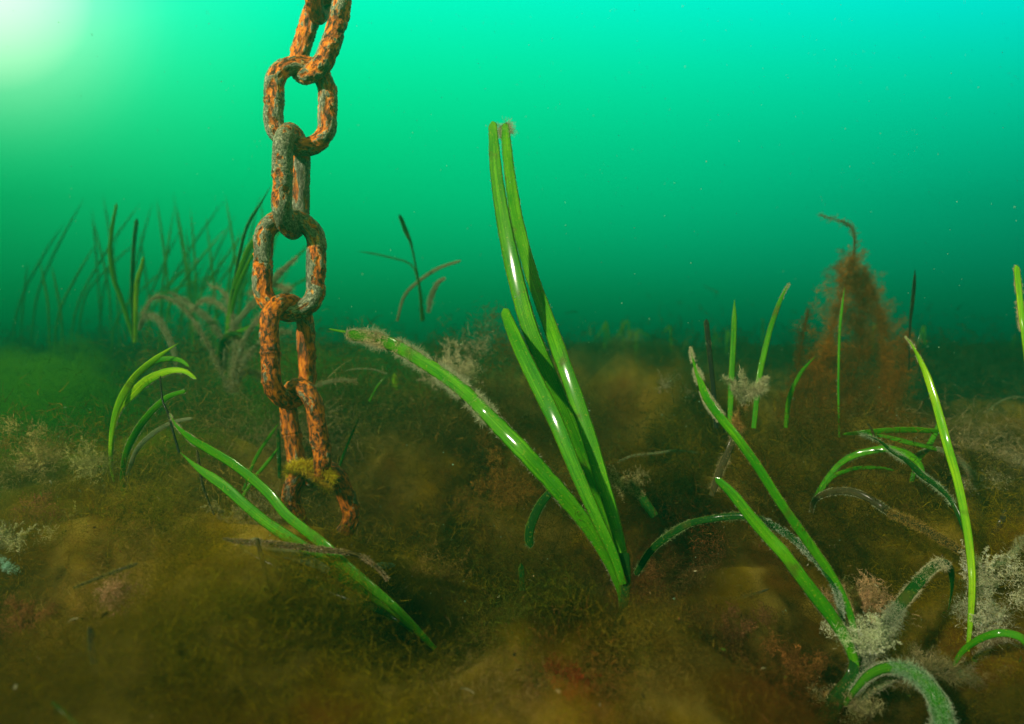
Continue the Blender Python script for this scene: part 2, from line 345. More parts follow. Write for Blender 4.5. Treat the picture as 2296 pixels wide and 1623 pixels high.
def scatter(n, dmin, dmax, hmin, hmax, nf, wid):
    d = dmin * (dmax / dmin) ** rng.random(n); u = (rng.random(n) - .5) * 1.75
    x, y = d * u, d
    z = np.array([gz(a, b) for a, b in zip(x, y)])
    col = weed_colour(x, y) * np.clip(1 + rng.normal(size=(n, 1)) * .35, .3, 2)
    hs = hmin + (hmax - hmin) * rng.random(n) ** 1.6
    hs = hs * np.array([.55 + .9 * max(0, .5 + fbm(a, b, 5, 5)) for a, b in zip(x, y)])
    cloud(mat_acc, np.stack([x, y, z + hs * .3 + np.array([wool_top(a, b) * random.uniform(.1, 1.0) for a, b in zip(x, y)])], 1), hs, nf, .30, np.repeat(wid * d / .7, nf), col)
scatter(2000, .36, 1.0, .018, .05, 230, .00030)
scatter(1700, .9, 2.3, .04, .09, 130, .0005)
scatter(900, 2.0, 4.8, .06, .16, 40, .0011)
mo = mat_acc.build('algae_mat', M['fuzz']); tag(mo, 'soft brown and olive filamentous algae blanketing the seabed', 'algae', kind='stuff')

# the softest algae: a woolly layer too fine to show threads, a real volume of uneven density
lx, ly = np.linspace(-2.2, 2.2, 210), np.concatenate([np.linspace(.28, 1.2, 100, endpoint=False), np.linspace(1.2, 3.2, 90)])
lt, lb = [], []
for y in ly:
    for x in lx:
        g_ = gz(x, y); q = .5 + .9 * fbm(x, y, 4.2, 8, 3); e_ = min(1, (2.2 - abs(x)) * 5, (y - .28) * 12, (3.2 - y) * 4)
        lt.append((x, y, g_ + .004 + max(0, e_) * hollow(x, y) * (.034 + .05 * max(0, q) + .17 * max(0, min(1, (y - 1.05) / .35)) * max(0, .35 + 1.1 * fbm(x, y, 2.6, 12, 2)) * (.45 if x > .55 else 1)))); lb.append((x, y, g_ + .002))
nlx, nly = len(lx), len(ly); ii, jj = np.meshgrid(np.arange(nlx - 1), np.arange(nly - 1)); a0 = (jj * nlx + ii).ravel(); K_ = nlx * nly
tf = np.stack([a0, a0 + 1, a0 + nlx + 1, a0 + nlx], 1); fs = [tf, tf[:, ::-1] + K_]
for edge in (np.arange(nlx), np.arange(nlx) * 1 + (nly - 1) * nlx, np.arange(nly) * nlx, np.arange(nly) * nlx + nlx - 1):
    fs.append(np.stack([edge[:-1], edge[1:], edge[1:] + K_, edge[:-1] + K_], 1))
m, t = new_mat('woolly_algae'); tcw = N(t, 'ShaderNodeTexCoord')
def vn(scale, det, dist=0.):
    n = N(t, 'ShaderNodeTexNoise'); L(t, tcw.outputs['Object'], n.inputs[0]); n.inputs['Scale'].default_value = scale; n.inputs['Detail'].default_value = det; n.inputs['Distortion'].default_value = dist; return n.outputs[0]
dens = math_n(t, 'MULTIPLY', ramp(t, vn(7, 2, .8), [(.37, (0, 0, 0)), (.57, (1, 1, 1))]), ramp(t, vn(26, 5, 1.5), [(.36, (0, 0, 0)), (.70, (1.3, 1.3, 1.3))]))
hue = ramp(t, vn(6.5, 3), [(.32, (.02, .010, .001)), (.41, (.12, .048, .001)), (.48, (.44, .29, .001)), (.54, (.58, .43, .10)), (.585, (.20, .11, .004)), (.67, (.30, .10, .02))])
hue = mixc(t, 1.0, hue, ramp(t, vn(3.1, 1), [(.42, (.25, .24, .22)), (.60, (1.6, 1.55, 1.3))]), 'MULTIPLY')
sw = N(t, 'ShaderNodeSeparateXYZ'); L(t, tcw.outputs['Object'], sw.inputs[0])
gfac = math_n(t, 'ADD', math_n(t, 'MULTIPLY', sw.outputs[0], -1.0), math_n(t, 'MULTIPLY', sw.outputs[1], .45))
gfac = math_n(t, 'ADD', gfac, math_n(t, 'MULTIPLY', vn(3.5, 2), .8))
hue = mixc(t, ramp(t, gfac, [(1.45, (0, 0, 0)), (1.0, (0, 0, 0))]) if 0 else ramp(t, math_n(t, 'SUBTRACT', gfac, .75), [(.62, (0, 0, 0)), (.95, (1, 1, 1))]), hue, (.10, .36, .006))
pv = N(t, 'ShaderNodeVolumePrincipled'); L(t, hue, pv.inputs['Color']); swy = N(t, 'ShaderNodeSeparateXYZ'); L(t, tcw.outputs['Object'], swy.inputs[0])
L(t, math_n(t, 'MULTIPLY', dens, ramp(t, math_n(t, 'MULTIPLY', swy.outputs[1], .3), [(.28, (27, 27, 27)), (.42, (9, 9, 9)), (.8, (3, 3, 3))])), pv.inputs['Density'])
ow = N(t, 'ShaderNodeOutputMaterial'); L(t, pv.outputs[0], ow.inputs['Volume'])
m.cycles.volume_step_rate = .06
wl = mesh_obj('algae_wool', np.array(lt + lb), np.concatenate(fs), m); tag(wl, 'soft brown woolly algae hugging the seabed in billows', 'algae', kind='stuff')
SC.cycles.volume_step_rate = 1.0; SC.cycles.volume_max_steps = 256

# ------------------------------------------------------------------ leaves
def catmull(pts, n):
    pts = np.asarray(pts, float); k = len(pts)
    if k == 2: 
        t = np.linspace(0, 1, n)[:, None]; return pts[0] * (1 - t) + pts[1] * t
    e = np.vstack([2 * pts[0] - pts[1], pts, 2 * pts[-1] - pts[-2]])
    out = []
    for t in np.linspace(0, k - 1.00001, n):
        i = int(t); f = t - i; a, b, c, d = e[i], e[i + 1], e[i + 2], e[i + 3]
        out.append(.5 * ((2 * b) + (-a + c) * f + (2 * a - 5 * b + 4 * c - d) * f * f + (-a + 3 * b - 3 * c + d) * f ** 3))
    return np.array(out)
def resample(p, n):
    s = np.concatenate([[0], np.cumsum(np.linalg.norm(np.diff(p, axis=0), axis=1))]); q = np.linspace(0, s[-1], n)
    return np.stack([np.interp(q, s, p[:, i]) for i in range(p.shape[1])], 1)
def leaf(parent, pts, w, mat='leaf', d=(.8, .8), twist=0.0, cup=.022, tip='round', fuzz=None, name='leaf', rough=.03, label=None, glint=None):
    """pts: view points from tip to base; w: widths in view units (tip, ..., base); d: depths likewise"""
    pts = np.asarray(pts, float); k = len(pts)
    tt = np.linspace(0, 1, k)
    dd = np.interp(tt, np.linspace(0, 1, len(d)), d)
    p3 = np.array([P(x, y, z) for (x, y), z in zip(pts, dd)])
    full = np.hstack([p3, dd[:, None]])
    ns = max(24, int(np.sum(np.linalg.norm(np.diff(pts, axis=0), axis=1)) / 6))
    c = resample(catmull(full, ns * 2), ns); dep = c[:, 3]; c = c[:, :3]
    if glint is not None:      # the blade leans and turns so that its face mirrors the sun at this point of its length
        g0 = int(glint * (ns - 1)); tq = np.linspace(0, 1, ns) - glint
        def bent(k_):
            sc_ = (dep + k_ * tq + .085 * tq * tq) / dep; return np.array(CP) + (c - np.array(CP)) * sc_[:, None]
        def tdh(k_):
            cc = bent(k_); T_ = unit(cc[g0 + 1] - cc[g0 - 1]); return float(T_ @ unit(unit(np.array(CP) - cc[g0]) + np.array(SUN_DIR)))
        ks = np.linspace(-.45, .45, 181); kb = ks[int(np.argmin([abs(tdh(k_)) for k_ in ks]))]
        sc_ = (dep + kb * tq + .085 * tq * tq); c = bent(kb); dep = sc_
    t = np.linspace(0, 1, ns)
    wd = (1.0 if label is None and glint is not None else .9) * np.interp(t, np.linspace(0, 1, len(w)), w) * dep / FV
    s = np.concatenate([[0], np.cumsum(np.linalg.norm(np.diff(c, axis=0), axis=1))]); tot = s[-1]
    if tip == 'round':
        r = wd[min(3, ns - 1)] * .75; q = np.clip(s / r, 0, 1); wd = wd * np.sqrt(np.clip(1 - (1 - q) ** 2, .02, 1))
    elif tip == 'point':
        r = tot * .16; wd = wd * np.clip(s / r, .06, 1) ** .7
    seed = random.random() * 100
    wd = wd * np.array([1 + rough * 2 * mn.noise(Vector((v * 90, seed, 0))) for v in s])
    T = unit(np.gradient(c, axis=0)); vd = unit(np.array(CP) - c)
    Nn = unit(vd - T * np.sum(vd * T, 1, keepdims=True)); S = np.cross(T, Nn)
    tw = np.interp(t, np.linspace(0, 1, len(twist)), twist) if np.ndim(twist) else np.full(ns, twist)
    tw = np.radians(tw)[:, None] + .06 * np.sin(s * 14 + seed)[:, None]
    if glint is not None:
        Hh = unit(unit(np.array(CP) - c[g0]) + np.array(SUN_DIR)); tw = tw + (math.atan2(float(Hh @ S[g0]), float(Hh @ Nn[g0])) - float(tw[g0, 0]))
    N2 = Nn * np.cos(tw) + S * np.sin(tw); S2 = -Nn * np.sin(tw) + S * np.cos(tw)
    nu = 9; us = np.linspace(-1, 1, nu); th = .0005
    ring = []
    for u in us: ring.append((u, -cup * u * u * 1.0 + 0.0, th * (1 - u * u)))
    for u in us[1:-1][::-1]: ring.append((u, -cup * u * u, -th * (1 - u * u)))
    K = len(ring); V = np.zeros((ns, K, 3)); uv = np.zeros((ns, K, 2))
    for j, (u, cu, h) in enumerate(ring):
        V[:, j] = c + S2 * (wd * .5 * u)[:, None] + N2 * (wd * cu + h)[:, None]
        uv[:, j, 0] = u * .5 + .5; uv[:, j, 1] = s + seed
    idx = np.arange(ns * K).reshape(ns, K); nxt = np.roll(idx, -1, 1)
    f = np.stack([idx[:-1], nxt[:-1], nxt[1:], idx[1:]], -1).reshape(-1, 4)
    o = mesh_obj(name, V.reshape(-1, 3), f, M[mat], parent, uv=uv.reshape(-1, 2))
    if label: o['label'] = label
    if fuzz:
        for fz in ([fuzz] if isinstance(fuzz, dict) else fuzz):
            a = Acc(); n = int(fz.get('n', 800)); t0, t1 = fz.get('span', (0, 1))
            clump = fz.get('clump', .6)
            tv = t0 + (t1 - t0) * rng.random(n * 3)
            keep = np.array([mn.noise(Vector((v * tot * 55, seed, 3))) for v in tv]) * .9 + .5 > rng.random(n * 3) * clump + (1 - clump) * .2
            tv = tv[keep][:n]; n = len(tv)
            i = np.clip((tv * (ns - 1)).astype(int), 0, ns - 2); fr = (tv * (ns - 1) - i)[:, None]
            mode = fz.get('mode', 'edge')
            if mode == 'edge': u = np.where(rng.random(n) < fz.get('left', .5), -1, 1) * (.93 + .1 * rng.random(n))
            else: u = rng.random(n) * 2.1 - 1.05
            lerp = lambda A: A[i] * (1 - fr) + A[i + 1] * fr
            cc, SS, NN, TT = lerp(c), unit(lerp(S2)), unit(lerp(N2)), unit(lerp(T))
            ww = (wd[i] * (1 - fr[:, 0]) + wd[i + 1] * fr[:, 0])
            b = cc + SS * (ww * .5 * u)[:, None] + NN * (ww * -cup * u * u)[:, None]
            ln = fz.get('len', 10) * np.interp(tv, t, dep) / FV
            lvar = (.35 + np.array([max(0, .5 + mn.noise(Vector((v * tot * 35, seed, 9)))) for v in tv])) * (.3 + rng.random(n))
            dr = SS * (np.sign(u) * 1.0 * (1 if mode == 'edge' else .6))[:, None] + NN * (.25 if mode == 'edge' else .8) + rng.normal(size=(n, 3)) * .55
            a.add(filaments(b, dr, ln * lvar, np.full(n, fz.get('w', .0005)), jitter(fz.get('col', (.42, .42, .26)), n, .25), fz.get('curl', .8), 4))
            a.build('algae_fuzz', M['fuzz'], o)
    return o
def shoot(name, label, cat, base, group=None):
    e = empty(name, P(*base)); return tag(e, label, cat, group)
PALE, CREAM, TANF, GRN = (.40, .42, .27), (.55, .50, .32), (.30, .24, .11), (.16, .30, .12)

# central shoot
A = shoot('eelgrass_shoot', 'tall bright green eelgrass with two long upright blades and glossy highlights right of the chain', 'eelgrass', (1368, 1430, .72))
leaf(A, [(1104, 272), (1112, 385), (1129, 497), (1153, 610), (1182, 718), (1209, 790), (1255, 900), (1302, 1013), (1345, 1120), (1375, 1200), (1396, 1270), (1402, 1330)],
     (20, 27, 31, 35, 38, 38, 40, 40, 38, 32, 20), 'leaf', (.98, .92, .86, .81, .785, .775, .765, .75, .735), twist=(4, 2, 0, -2, -4), glint=.40, fuzz=[dict(n=260, len=4.5, w=.0004, col=PALE, span=(.0, .8))])
leaf(A, [(1131, 276), (1142, 385), (1160, 497), (1190, 610), (1228, 718), (1254, 790), (1308, 940), (1345, 1060), (1375, 1160), (1396, 1250), (1403, 1340)],
     (20, 25, 28, 31, 31, 33, 36, 36, 34, 28, 18), 'leaf', (1.0, .95, .90, .855, .815, .785, .77, .76, .745), twist=(4, 2, 0, -3, -6), glint=.64, fuzz=[dict(n=220, len=4.5, w=.0004, col=PALE, span=(.0, .75)), dict(n=420, len=20, w=.0006, col=(.40, .40, .26), span=(.0, .035), curl=.5)])
leaf(A, [(1129, 692), (1146, 735), (1170, 790), (1208, 868), (1247, 948), (1293, 1060), (1335, 1155), (1375, 1240), (1398, 1310)],
     (22, 31, 36, 37, 34, 30, 24, 16), 'leaf', (.82, .79, .765, .745, .735, .73), twist=(6, 2, -3, -10), glint=.47, fuzz=[dict(n=120, len=3, w=.0004, col=(.35, .42, .12))])
leaf(A, [(777, 752), (830, 757), (890, 778), (954, 816), (1000, 846), (1043, 880), (1080, 916), (1130, 968), (1174, 1013), (1215, 1058), (1256, 1104), (1312, 1172), (1356, 1242), (1390, 1320), (1394, 1372), (1382, 1412), (1368, 1430)],
     (28, 30, 31, 31, 32, 33, 33, 38, 40, 38, 34, 24, 16, 10), 'leaf', (.86, .84, .80, .76, .73, .72, .715, .71, .71), twist=(22, 14, 6, 0, -8), glint=.55, cup=.06, rough=.06,
     fuzz=[dict(n=3000, len=18, w=.00042, col=(.46, .46, .30), span=(.0, .5), curl=1.0), dict(n=1500, len=11, w=.0005, col=(.62, .50, .28), span=(0, .14), mode='all'), dict(n=600, len=6, w=.0004, col=PALE, span=(.35, .98), left=.5), dict(n=500, len=5, w=.0004, col=(.25, .33, .08), span=(.1, .5), mode='all')])
leaf(A, [(1190, 1228), (1186, 1205), (1190, 1180), (1204, 1145), (1221, 1118), (1245, 1095), (1262, 1084)], (20, 24, 22, 20, 18), 'leafd', (.76, .76, .75), fuzz=dict(n=160, len=4, w=.0004, col=GRN))
leaf(A, [(1398, 1240), (1402, 1300), (1400, 1345), (1390, 1385), (1368, 1432)], (30, 30, 24, 20, 17, 12), 'leafd', (.728, .722, .718), name='sheath', tip='none')

# right front shoot
B = shoot('eelgrass_shoot', 'large right-hand eelgrass shoot with straight green blades and furry arching dead ones', 'eelgrass', (1852, 1610, .66))
leaf(B, [(1548, 780), (1556, 815), (1568, 850), (1585, 893), (1620, 942), (1650, 978), (1701, 1050), (1754, 1133), (1818, 1224), (1864, 1290), (1900, 1360), (1917, 1426), (1920, 1480), (1916, 1515)],
     (10, 20, 26, 26, 26, 26, 26, 22, 16, 12), 'leaf', (.80, .76, .72, .70, .69, .68), twist=(40, 28, 22, 18), tip='point',
     fuzz=[dict(n=2600, len=8, w=.00045, col=(.5, .48, .30), span=(0, .28)), dict(n=500, len=4, w=.0004, col=(.38, .42, .15), span=(.25, 1))])
leaf(B, [(1604, 1071), (1641, 1106), (1686, 1162), (1730, 1212), (1760, 1245), (1810, 1312), (1864, 1382), (1900, 1440), (1917, 1494), (1914, 1530)],
     (18, 28, 31, 33, 34, 36, 34, 26, 20), 'leaf', (.72, .70, .685, .675, .67), twist=(20, 18, 18, 14), fuzz=[dict(n=420, len=4.5, w=.0004, col=PALE)])
leaf(B, [(1425, 1290), (1450, 1248), (1479, 1216), (1539, 1177), (1597, 1163), (1665, 1157), (1715, 1170), (1774, 1204), (1818, 1245), (1850, 1281), (1878, 1331), (1890, 1394), (1905, 1460), (1912, 1520)],
     (16, 18, 16, 17, 18, 18, 15, 12, 10), 'leafd', (.80, .78, .75, .72, .70, .69, .68), twist=(20, 0, 0, 10), fuzz=[dict(n=900, len=7, w=.0004, col=(.25, .33, .14), span=(0, .5)), dict(n=2600, len=9, w=.00045, col=(.50, .56, .44), span=(.45, .85), mode='all')])
leaf(B, [(2127, 1366), (2135, 1320), (2133, 1282), (2120, 1263), (2094, 1270), (2067, 1296), (2027, 1345), (1999, 1386), (1959, 1450), (1930, 1500), (1912, 1540)],
     (14, 17, 22, 26, 27, 28, 28, 26, 22), 'leafd', (.74, .73, .71, .69, .68, .67), twist=(60, 20, 0, 0), tip='point',
     fuzz=[dict(n=900, len=9, w=.00045, col=CREAM, span=(.22, .5), mode='all'), dict(n=2600, len=30, w=.00045, col=(.36, .38, .26), span=(.62, .98), mode='all', curl=1.0), dict(n=700, len=7, w=.0004, col=CREAM, span=(.3, .7))])
leaf(B, [(2118, 1680), (2119, 1628), (2110, 1585), (2090, 1548), (2060, 1518), (2027, 1500), (1986, 1498), (1945, 1516), (1912, 1552), (1893, 1580)],
     (50, 50, 46, 40, 32, 26, 22, 16, 12), 'leafm', (.60, .61, .63, .65, .66), twist=(20, 10, 0, 30), cup=.22,
     fuzz=[dict(n=3600, len=11, w=.0005, col=(.28, .45, .26), span=(0, .6), mode='all'), dict(n=1500, len=13, w=.0005, col=(.42, .46, .32), span=(0, .9))])
leaf(B, [(2222, 1592), (2210, 1555), (2180, 1523), (2137, 1508), (2096, 1502), (2050, 1502), (2005, 1520), (1960, 1545), (1925, 1570)],
     (20, 26, 26, 22, 20, 20, 18), 'leafp', (.70, .69, .68, .67, .66), twist=(30, 0, 0), fuzz=[dict(n=1500, len=13, w=.0005, col=(.36, .34, .22), mode='all'), dict(n=2600, len=36, w=.0005, col=(.24, .20, .09), mode='all', span=(.15, .75), curl=.9)])
leaf(B, [(1918, 1440), (1916, 1490), (1906, 1525), (1878, 1565), (1845, 1625), (1830, 1660)], (20, 26, 34, 42, 46, 40), 'leafd', (.675, .67, .665, .65), name='sheath', tip='none')

leaf(B, [(2222, 1680), (2228, 1640), (2240, 1610), (2238, 1585), (2226, 1562), (2205, 1548)], (14, 22, 24, 20, 12), 'leafb', (.66, .68, .69), fuzz=dict(n=900, len=12, w=.0005, col=(.34, .24, .06), mode='all'))
Y = shoot('eelgrass_shoot', 'pale furred blade ends curling in from the lower right edge', 'eelgrass', (2330, 1500, .74))
leaf(Y, [(2205, 1512), (2235, 1521), (2262, 1508), (2285, 1500), (2330, 1494)], (10, 18, 20, 20), 'leafb', (.71, .72, .74), fuzz=dict(n=1500, len=11, w=.0005, col=(.42, .38, .14), mode='all'))
leaf(Y, [(2195, 1292), (2222, 1272), (2251, 1258), (2275, 1238), (2292, 1212), (2330, 1190)], (12, 14, 11, 8), 'leafp', (.78, .79, .82), fuzz=dict(n=1600, len=13, w=.0005, col=(.36, .34, .18), mode='all'))
leaf(Y, [(2168, 1500), (2192, 1470), (2215, 1440), (2230, 1400), (2226, 1350)], (8, 14, 14, 10), 'leafp', (.74, .75, .76), fuzz=dict(n=2200, len=22, w=.0005, col=(.40, .38, .24), mode='all', curl=.9))
# yellow-green right shoot
C = shoot('eelgrass_shoot', 'slender yellow-green eelgrass blade with torn pale tip standing near the right edge', 'eelgrass', (2176, 1380, .74))
leaf(C, [(2029, 754), (2046, 775), (2072, 826), (2092, 883), (2109, 942), (2125, 1002), (2146, 1075), (2161, 1145), (2172, 1210), (2178, 1266), (2180, 1310), (2177, 1380), (2170, 1460)],
     (10, 16, 19, 21, 21, 20, 19, 17, 14, 8), 'leafy', (.84, .82, .79, .77, .755, .745), twist=(15, 5, -5), tip='point', fuzz=[dict(n=260, len=6, w=.0004, col=CREAM, span=(0, .1)), dict(n=150, len=3, w=.0004, col=(.5, .5, .2))])
leaf(C, [(1931, 972), (1971, 988), (2000, 1012), (2035, 1034), (2068, 1066), (2103, 1091), (2134, 1125), (2156, 1170), (2171, 1215), (2178, 1270)],
     (6, 10, 12, 18, 14, 10, 13, 12, 8), 'leafd', (.84, .83, .81, .79, .77, .76), twist=(50, 20, 0), tip='point', fuzz=[dict(n=1300, len=7, w=.0004, col=(.34, .42, .26), span=(0, .65))])
# arching blades behind it
D = shoot('eelgrass_shoot', 'low arching dark green eelgrass left of the yellow-green blade', 'eelgrass', (1822, 1135, .92))
leaf(D, [(2072, 1072), (2062, 1040), (2033, 1017), (1993, 1006), (1955, 1010), (1915, 1021), (1882, 1041), (1850, 1078), (1830, 1112), (1820, 1140)],
     (10, 20, 18, 16, 13, 10, 8), 'leaf', (.85, .87, .90, .92), twist=(30, 0, 30), fuzz=dict(n=300, len=5, w=.0004, col=GRN))
leaf(D, [(2170, 1243), (2104, 1205), (2059, 1178), (2004, 1154), (1982, 1140), (1949, 1118), (1915, 1104), (1882, 1101), (1849, 1107), (1827, 1122), (1818, 1150)],
     (20, 22, 20, 18, 18, 17, 13, 8), 'leafb', (.80, .82, .85, .88, .91), label='dead brown blade with pale furred rims',
     fuzz=[dict(n=900, len=4, w=.0004, col=PALE, span=(.35, 1)), dict(n=1400, len=14, w=.0006, col=(.34, .22, .05), span=(0, .4), mode='all')])
leaf(D, [(2006, 1055), (1975, 1049), (1927, 1049), (1900, 1055), (1866, 1070), (1838, 1105)], (4, 9, 10, 10, 8), 'leaf', (.95, .95, .94))
D2 = shoot('eelgrass_shoot', 'short tangle of horizontal green blades with one white glint behind the yellow-green blade', 'eelgrass', (2048, 1070, .98))
leaf(D2, [(1890, 974), (1930, 970), (1993, 965), (2048, 964), (2108, 967)], (8, 14, 17, 17, 12), 'leaf', (.98, .95, .95), twist=30)
leaf(D2, [(1945, 974), (1982, 978), (2038, 992), (2085, 1003), (2110, 1010)], (8, 14, 12, 10), 'leaf', (.96, .95, .97), twist=-25)
leaf(D2, [(2108, 945), (2098, 970), (2080, 1003), (2057, 1034), (2044, 1080)], (12, 13, 14, 10), 'leaf', (1.0, .99, .98))
leaf(D2, [(2185, 1075), (2165, 1045), (2130, 1016), (2090, 1006), (2056, 1020), (2030, 1040)], (16, 14, 12, 8), 'leafp', (.96, .96, 1.0), fuzz=dict(n=900, len=10, w=.0005, col=TANF, span=(0, .5), mode='all'))
leaf(D2, [(1944, 948), (1954, 962), (1966, 995)], (5, 7, 6), 'leafb', (.93, .93))
E = shoot('eelgrass_shoot', 'green blade with encrusted cream tip cut by the right edge of the picture', 'eelgrass', (2330, 1200, .85))
leaf(E, [(2279, 594), (2283, 630), (2290, 700), (2299, 765), (2312, 900), (2330, 1200)], (13, 14, 14, 18, 16, 12), 'leafy', (.86, .86, .85, .85), fuzz=[dict(n=500, len=5, w=.0005, col=(.6, .45, .25), span=(0, .25), left=.2)])
# upright blades behind the pale tuft
for lab, pts, w, mt, dd, fz in [
    ('dark upright blade with one pale spot, leftmost of three behind the pale tuft', [(1583, 715), (1588, 760), (1592, 800), (1598, 857), (1606, 960)], (12, 13, 13, 12), 'leafk', (1.05, 1.05), dict(n=60, len=4, w=.0006, col=CREAM, span=(.2, .24), mode='all')),
    ('vertical green blade with dark tip, middle of three behind the pale tuft', [(1647, 672), (1646, 735), (1643, 800), (1640, 860), (1636, 960)], (12, 14, 15, 12), 'leaf', (1.05, 1.03), None),
    ('right-leaning green blade with ragged cream tip behind the pale tuft', [(1770, 634), (1752, 668), (1738, 705), (1727, 738), (1714, 790), (1702, 850), (1690, 960)], (8, 12, 14, 14, 12), 'leaf', (1.04, 1.0), dict(n=200, len=5, w=.0005, col=CREAM, span=(0, .13)))]:
    e = shoot('eelgrass_shoot', lab, 'eelgrass', (*pts[-1], dd[-1]), 'upright blades behind the pale tuft'); leaf(e, pts, w, mt, dd, fuzz=fz, tip='point' if mt != 'leafk' else 'round')
G = shoot('eelgrass_shoot', 'brown dying blade crowned by a pale furry tuft, crossing behind the leaning green blade', 'eelgrass', (1596, 1112, .86))
gl = leaf(G, [(1673, 842), (1671, 870), (1667, 900), (1660, 935), (1653, 962), (1636, 1006), (1612, 1062), (1596, 1112)], (6, 9, 14, 17, 17, 17, 14), 'leafb', (.88, .87, .86, .86),
     fuzz=[dict(n=900, len=9, w=.0004, col=TANF, span=(.25, .95)), dict(n=1500, len=18, w=.0005, col=(.42, .25, .07), span=(.15, .45), mode='all')])
acc = Acc()
for (x0, y0, x1, y1, r, n) in [(1672, 880, 1622, 845, 16, 700), (1672, 885, 1662, 830, 14, 600), (1678, 880, 1712, 870, 22, 1500), (1690, 880, 1720, 845, 14, 800), (1672, 900, 1640, 868, 16, 700)]:
    ax = [P(x0 + (x1 - x0) * k / 4 + random.uniform(-3, 3), y0 + (y1 - y0) * k / 4 + random.uniform(-3, 3), .87 - .004 * k) for k in range(5)]
    feather(acc, ax, r * .87 / FV, r * .6 * .87 / FV, n, r * 1.1 * .87 / FV, .00045, (.46, .44, .26), .7)
acc.build('algae_tuft', M['fuzz'], G)
for lab, pts, w, mt, dd, fz, nm in [
    ('thin edge-lit upright blade in front of the tall brown bushy weed', [(1894, 644), (1888, 690), (1883, 740), (1881, 800), (1880, 883), (1882, 980)], (7, 7, 6, 5, 4), 'leaf', (1.0, 1.0), dict(n=160, len=3, w=.0004, col=CREAM, left=.1), 'eelgrass_shoot'),
    ('dark sliver of blade standing far off against open green water', [(2052, 604), (2050, 640), (2046, 680), (2041, 727), (2038, 830)], (8, 8, 5, 3), 'leafk', (1.25, 1.3), None, 'eelgrass_shoot'),
    ('dim green blade curving up left of the tall brown weed', [(1830, 798), (1810, 818), (1793, 840), (1770, 893), (1762, 960)], (4, 9, 12, 10), 'leaf', (1.05, 1.1), None, 'eelgrass_shoot'),
    ('green arching blade leaving the lower right edge of the picture', [(2340, 1500), (2300, 1438), (2265, 1421), (2229, 1421), (2189, 1437), (2156, 1463), (2135, 1500)], (22, 20, 17, 13, 8), 'leaf', (.66, .68, .72), None, 'eelgrass_shoot'),
    ('faint green blade arching out of the right edge above the loose dark leaf', [(2310, 1072), (2280, 1073), (2238, 1086), (2200, 1112), (2175, 1150)], (10, 11, 10, 6), 'leaf', (1.1, 1.1), None, 'eelgrass_shoot'),
    ('black rotting leaf piece leaning near the right edge', [(2256, 1142), (2245, 1170), (2232, 1190), (2218, 1206)], (10, 16, 14, 8), 'leafk', (.9, .9), None, 'loose_leaf'),
    ('short dark green leaf lying right of the tall central eelgrass', [(1412, 1080), (1432, 1105), (1450, 1132), (1468, 1158)], (8, 22, 24, 22), 'leafd', (.95, .9), dict(n=500, len=14, w=.0005, col=TANF, span=(0, .5), mode='all'), 'loose_leaf'),
    ('black stub of dead leaf poking up at the lower left', [(202, 1404), (205, 1430), (208, 1460), (212, 1490)], (14, 18, 20, 18), 'leafk', (.52, .50), None, 'loose_leaf'),
    ('dark torn leaf scrap in the olive algae at lower left', [(504, 1322), (495, 1338), (483, 1350), (474, 1364)], (14, 22, 20, 8), 'leafb', (.60, .60), None, 'loose_leaf'),
    ('green shoot tip poking up at the bottom left edge', [(115, 1572), (135, 1590), (160, 1612), (190, 1640)], (10, 12, 12, 14), 'leafd', (.46, .45), None, 'loose_leaf'),
    ('yellowish twig slanting through the reddish algae at lower left', [(310, 1262), (280, 1274), (250, 1285), (210, 1300), (165, 1318)], (9, 11, 8, 6), 'leafb', (.62, .62, .63), dict(n=500, len=5, w=.0005, col=(.32, .26, .06), mode='all'), 'twig'),
    ('pale dead blade lying across the algae right of the central eelgrass', [(1565, 1015), (1520, 1010), (1470, 1016), (1420, 1022), (1385, 1035)], (5, 7, 6, 4), 'leafp', (1.1, 1.1), dict(n=400, len=6, w=.0005, col=TANF, mode='all'), 'dead_blade'),
    ('short pale crumb-covered blade lying below the arching furry blade', [(1725, 1320), (1690, 1332), (1640, 1342), (1600, 1338)], (5, 8, 7, 4), 'leafb', (.74, .75), dict(n=300, len=4, w=.0005, col=TANF, mode='all'), 'dead_blade')]:
    e = shoot(nm, lab, {'eelgrass_shoot': 'eelgrass', 'loose_leaf': 'leaf', 'twig': 'twig', 'dead_blade': 'dead blade'}[nm], (*pts[-1], dd[-1]))
    leaf(e, pts, w, mt, dd, fuzz=fz, tip='point' if nm == 'eelgrass_shoot' else 'round')

# left front pair
Pn = shoot('eelgrass_shoot', 'eelgrass leaning left in the foreground with two straight blades crossing before the chain end', 'eelgrass', (975, 1455, .66))
leaf(Pn, [(380, 927), (388, 943), (400, 960), (430, 986), (471, 1010), (530, 1046), (598, 1103), (640, 1152), (688, 1192), (721, 1218), (779, 1272), (838, 1322), (884, 1360), (930, 1405), (975, 1455)],
     (9, 18, 24, 26, 26, 27, 27, 27, 30, 30, 26, 18, 12), 'leaf', (.86, .83, .79, .76, .73, .70, .67, .66), twist=(50, 30, 26, 22), tip='point', fuzz=[dict(n=350, len=4.5, w=.0004, col=CREAM, span=(0, .2)), dict(n=300, len=3, w=.0004, col=(.3, .4, .1))])
leaf(Pn, [(404, 1014), (442, 1048), (501, 1089), (553, 1135), (598, 1172), (658, 1213), (718, 1256), (779, 1297), (838, 1335), (884, 1369), (930, 1410), (975, 1455)],
     (12, 24, 27, 27, 29, 32, 38, 40, 34, 22, 12), 'leaf', (.82, .79, .76, .73, .70, .67, .66), twist=(24, 24, 20), tip='point', fuzz=dict(n=260, len=3, w=.0004, col=(.3, .4, .1)))
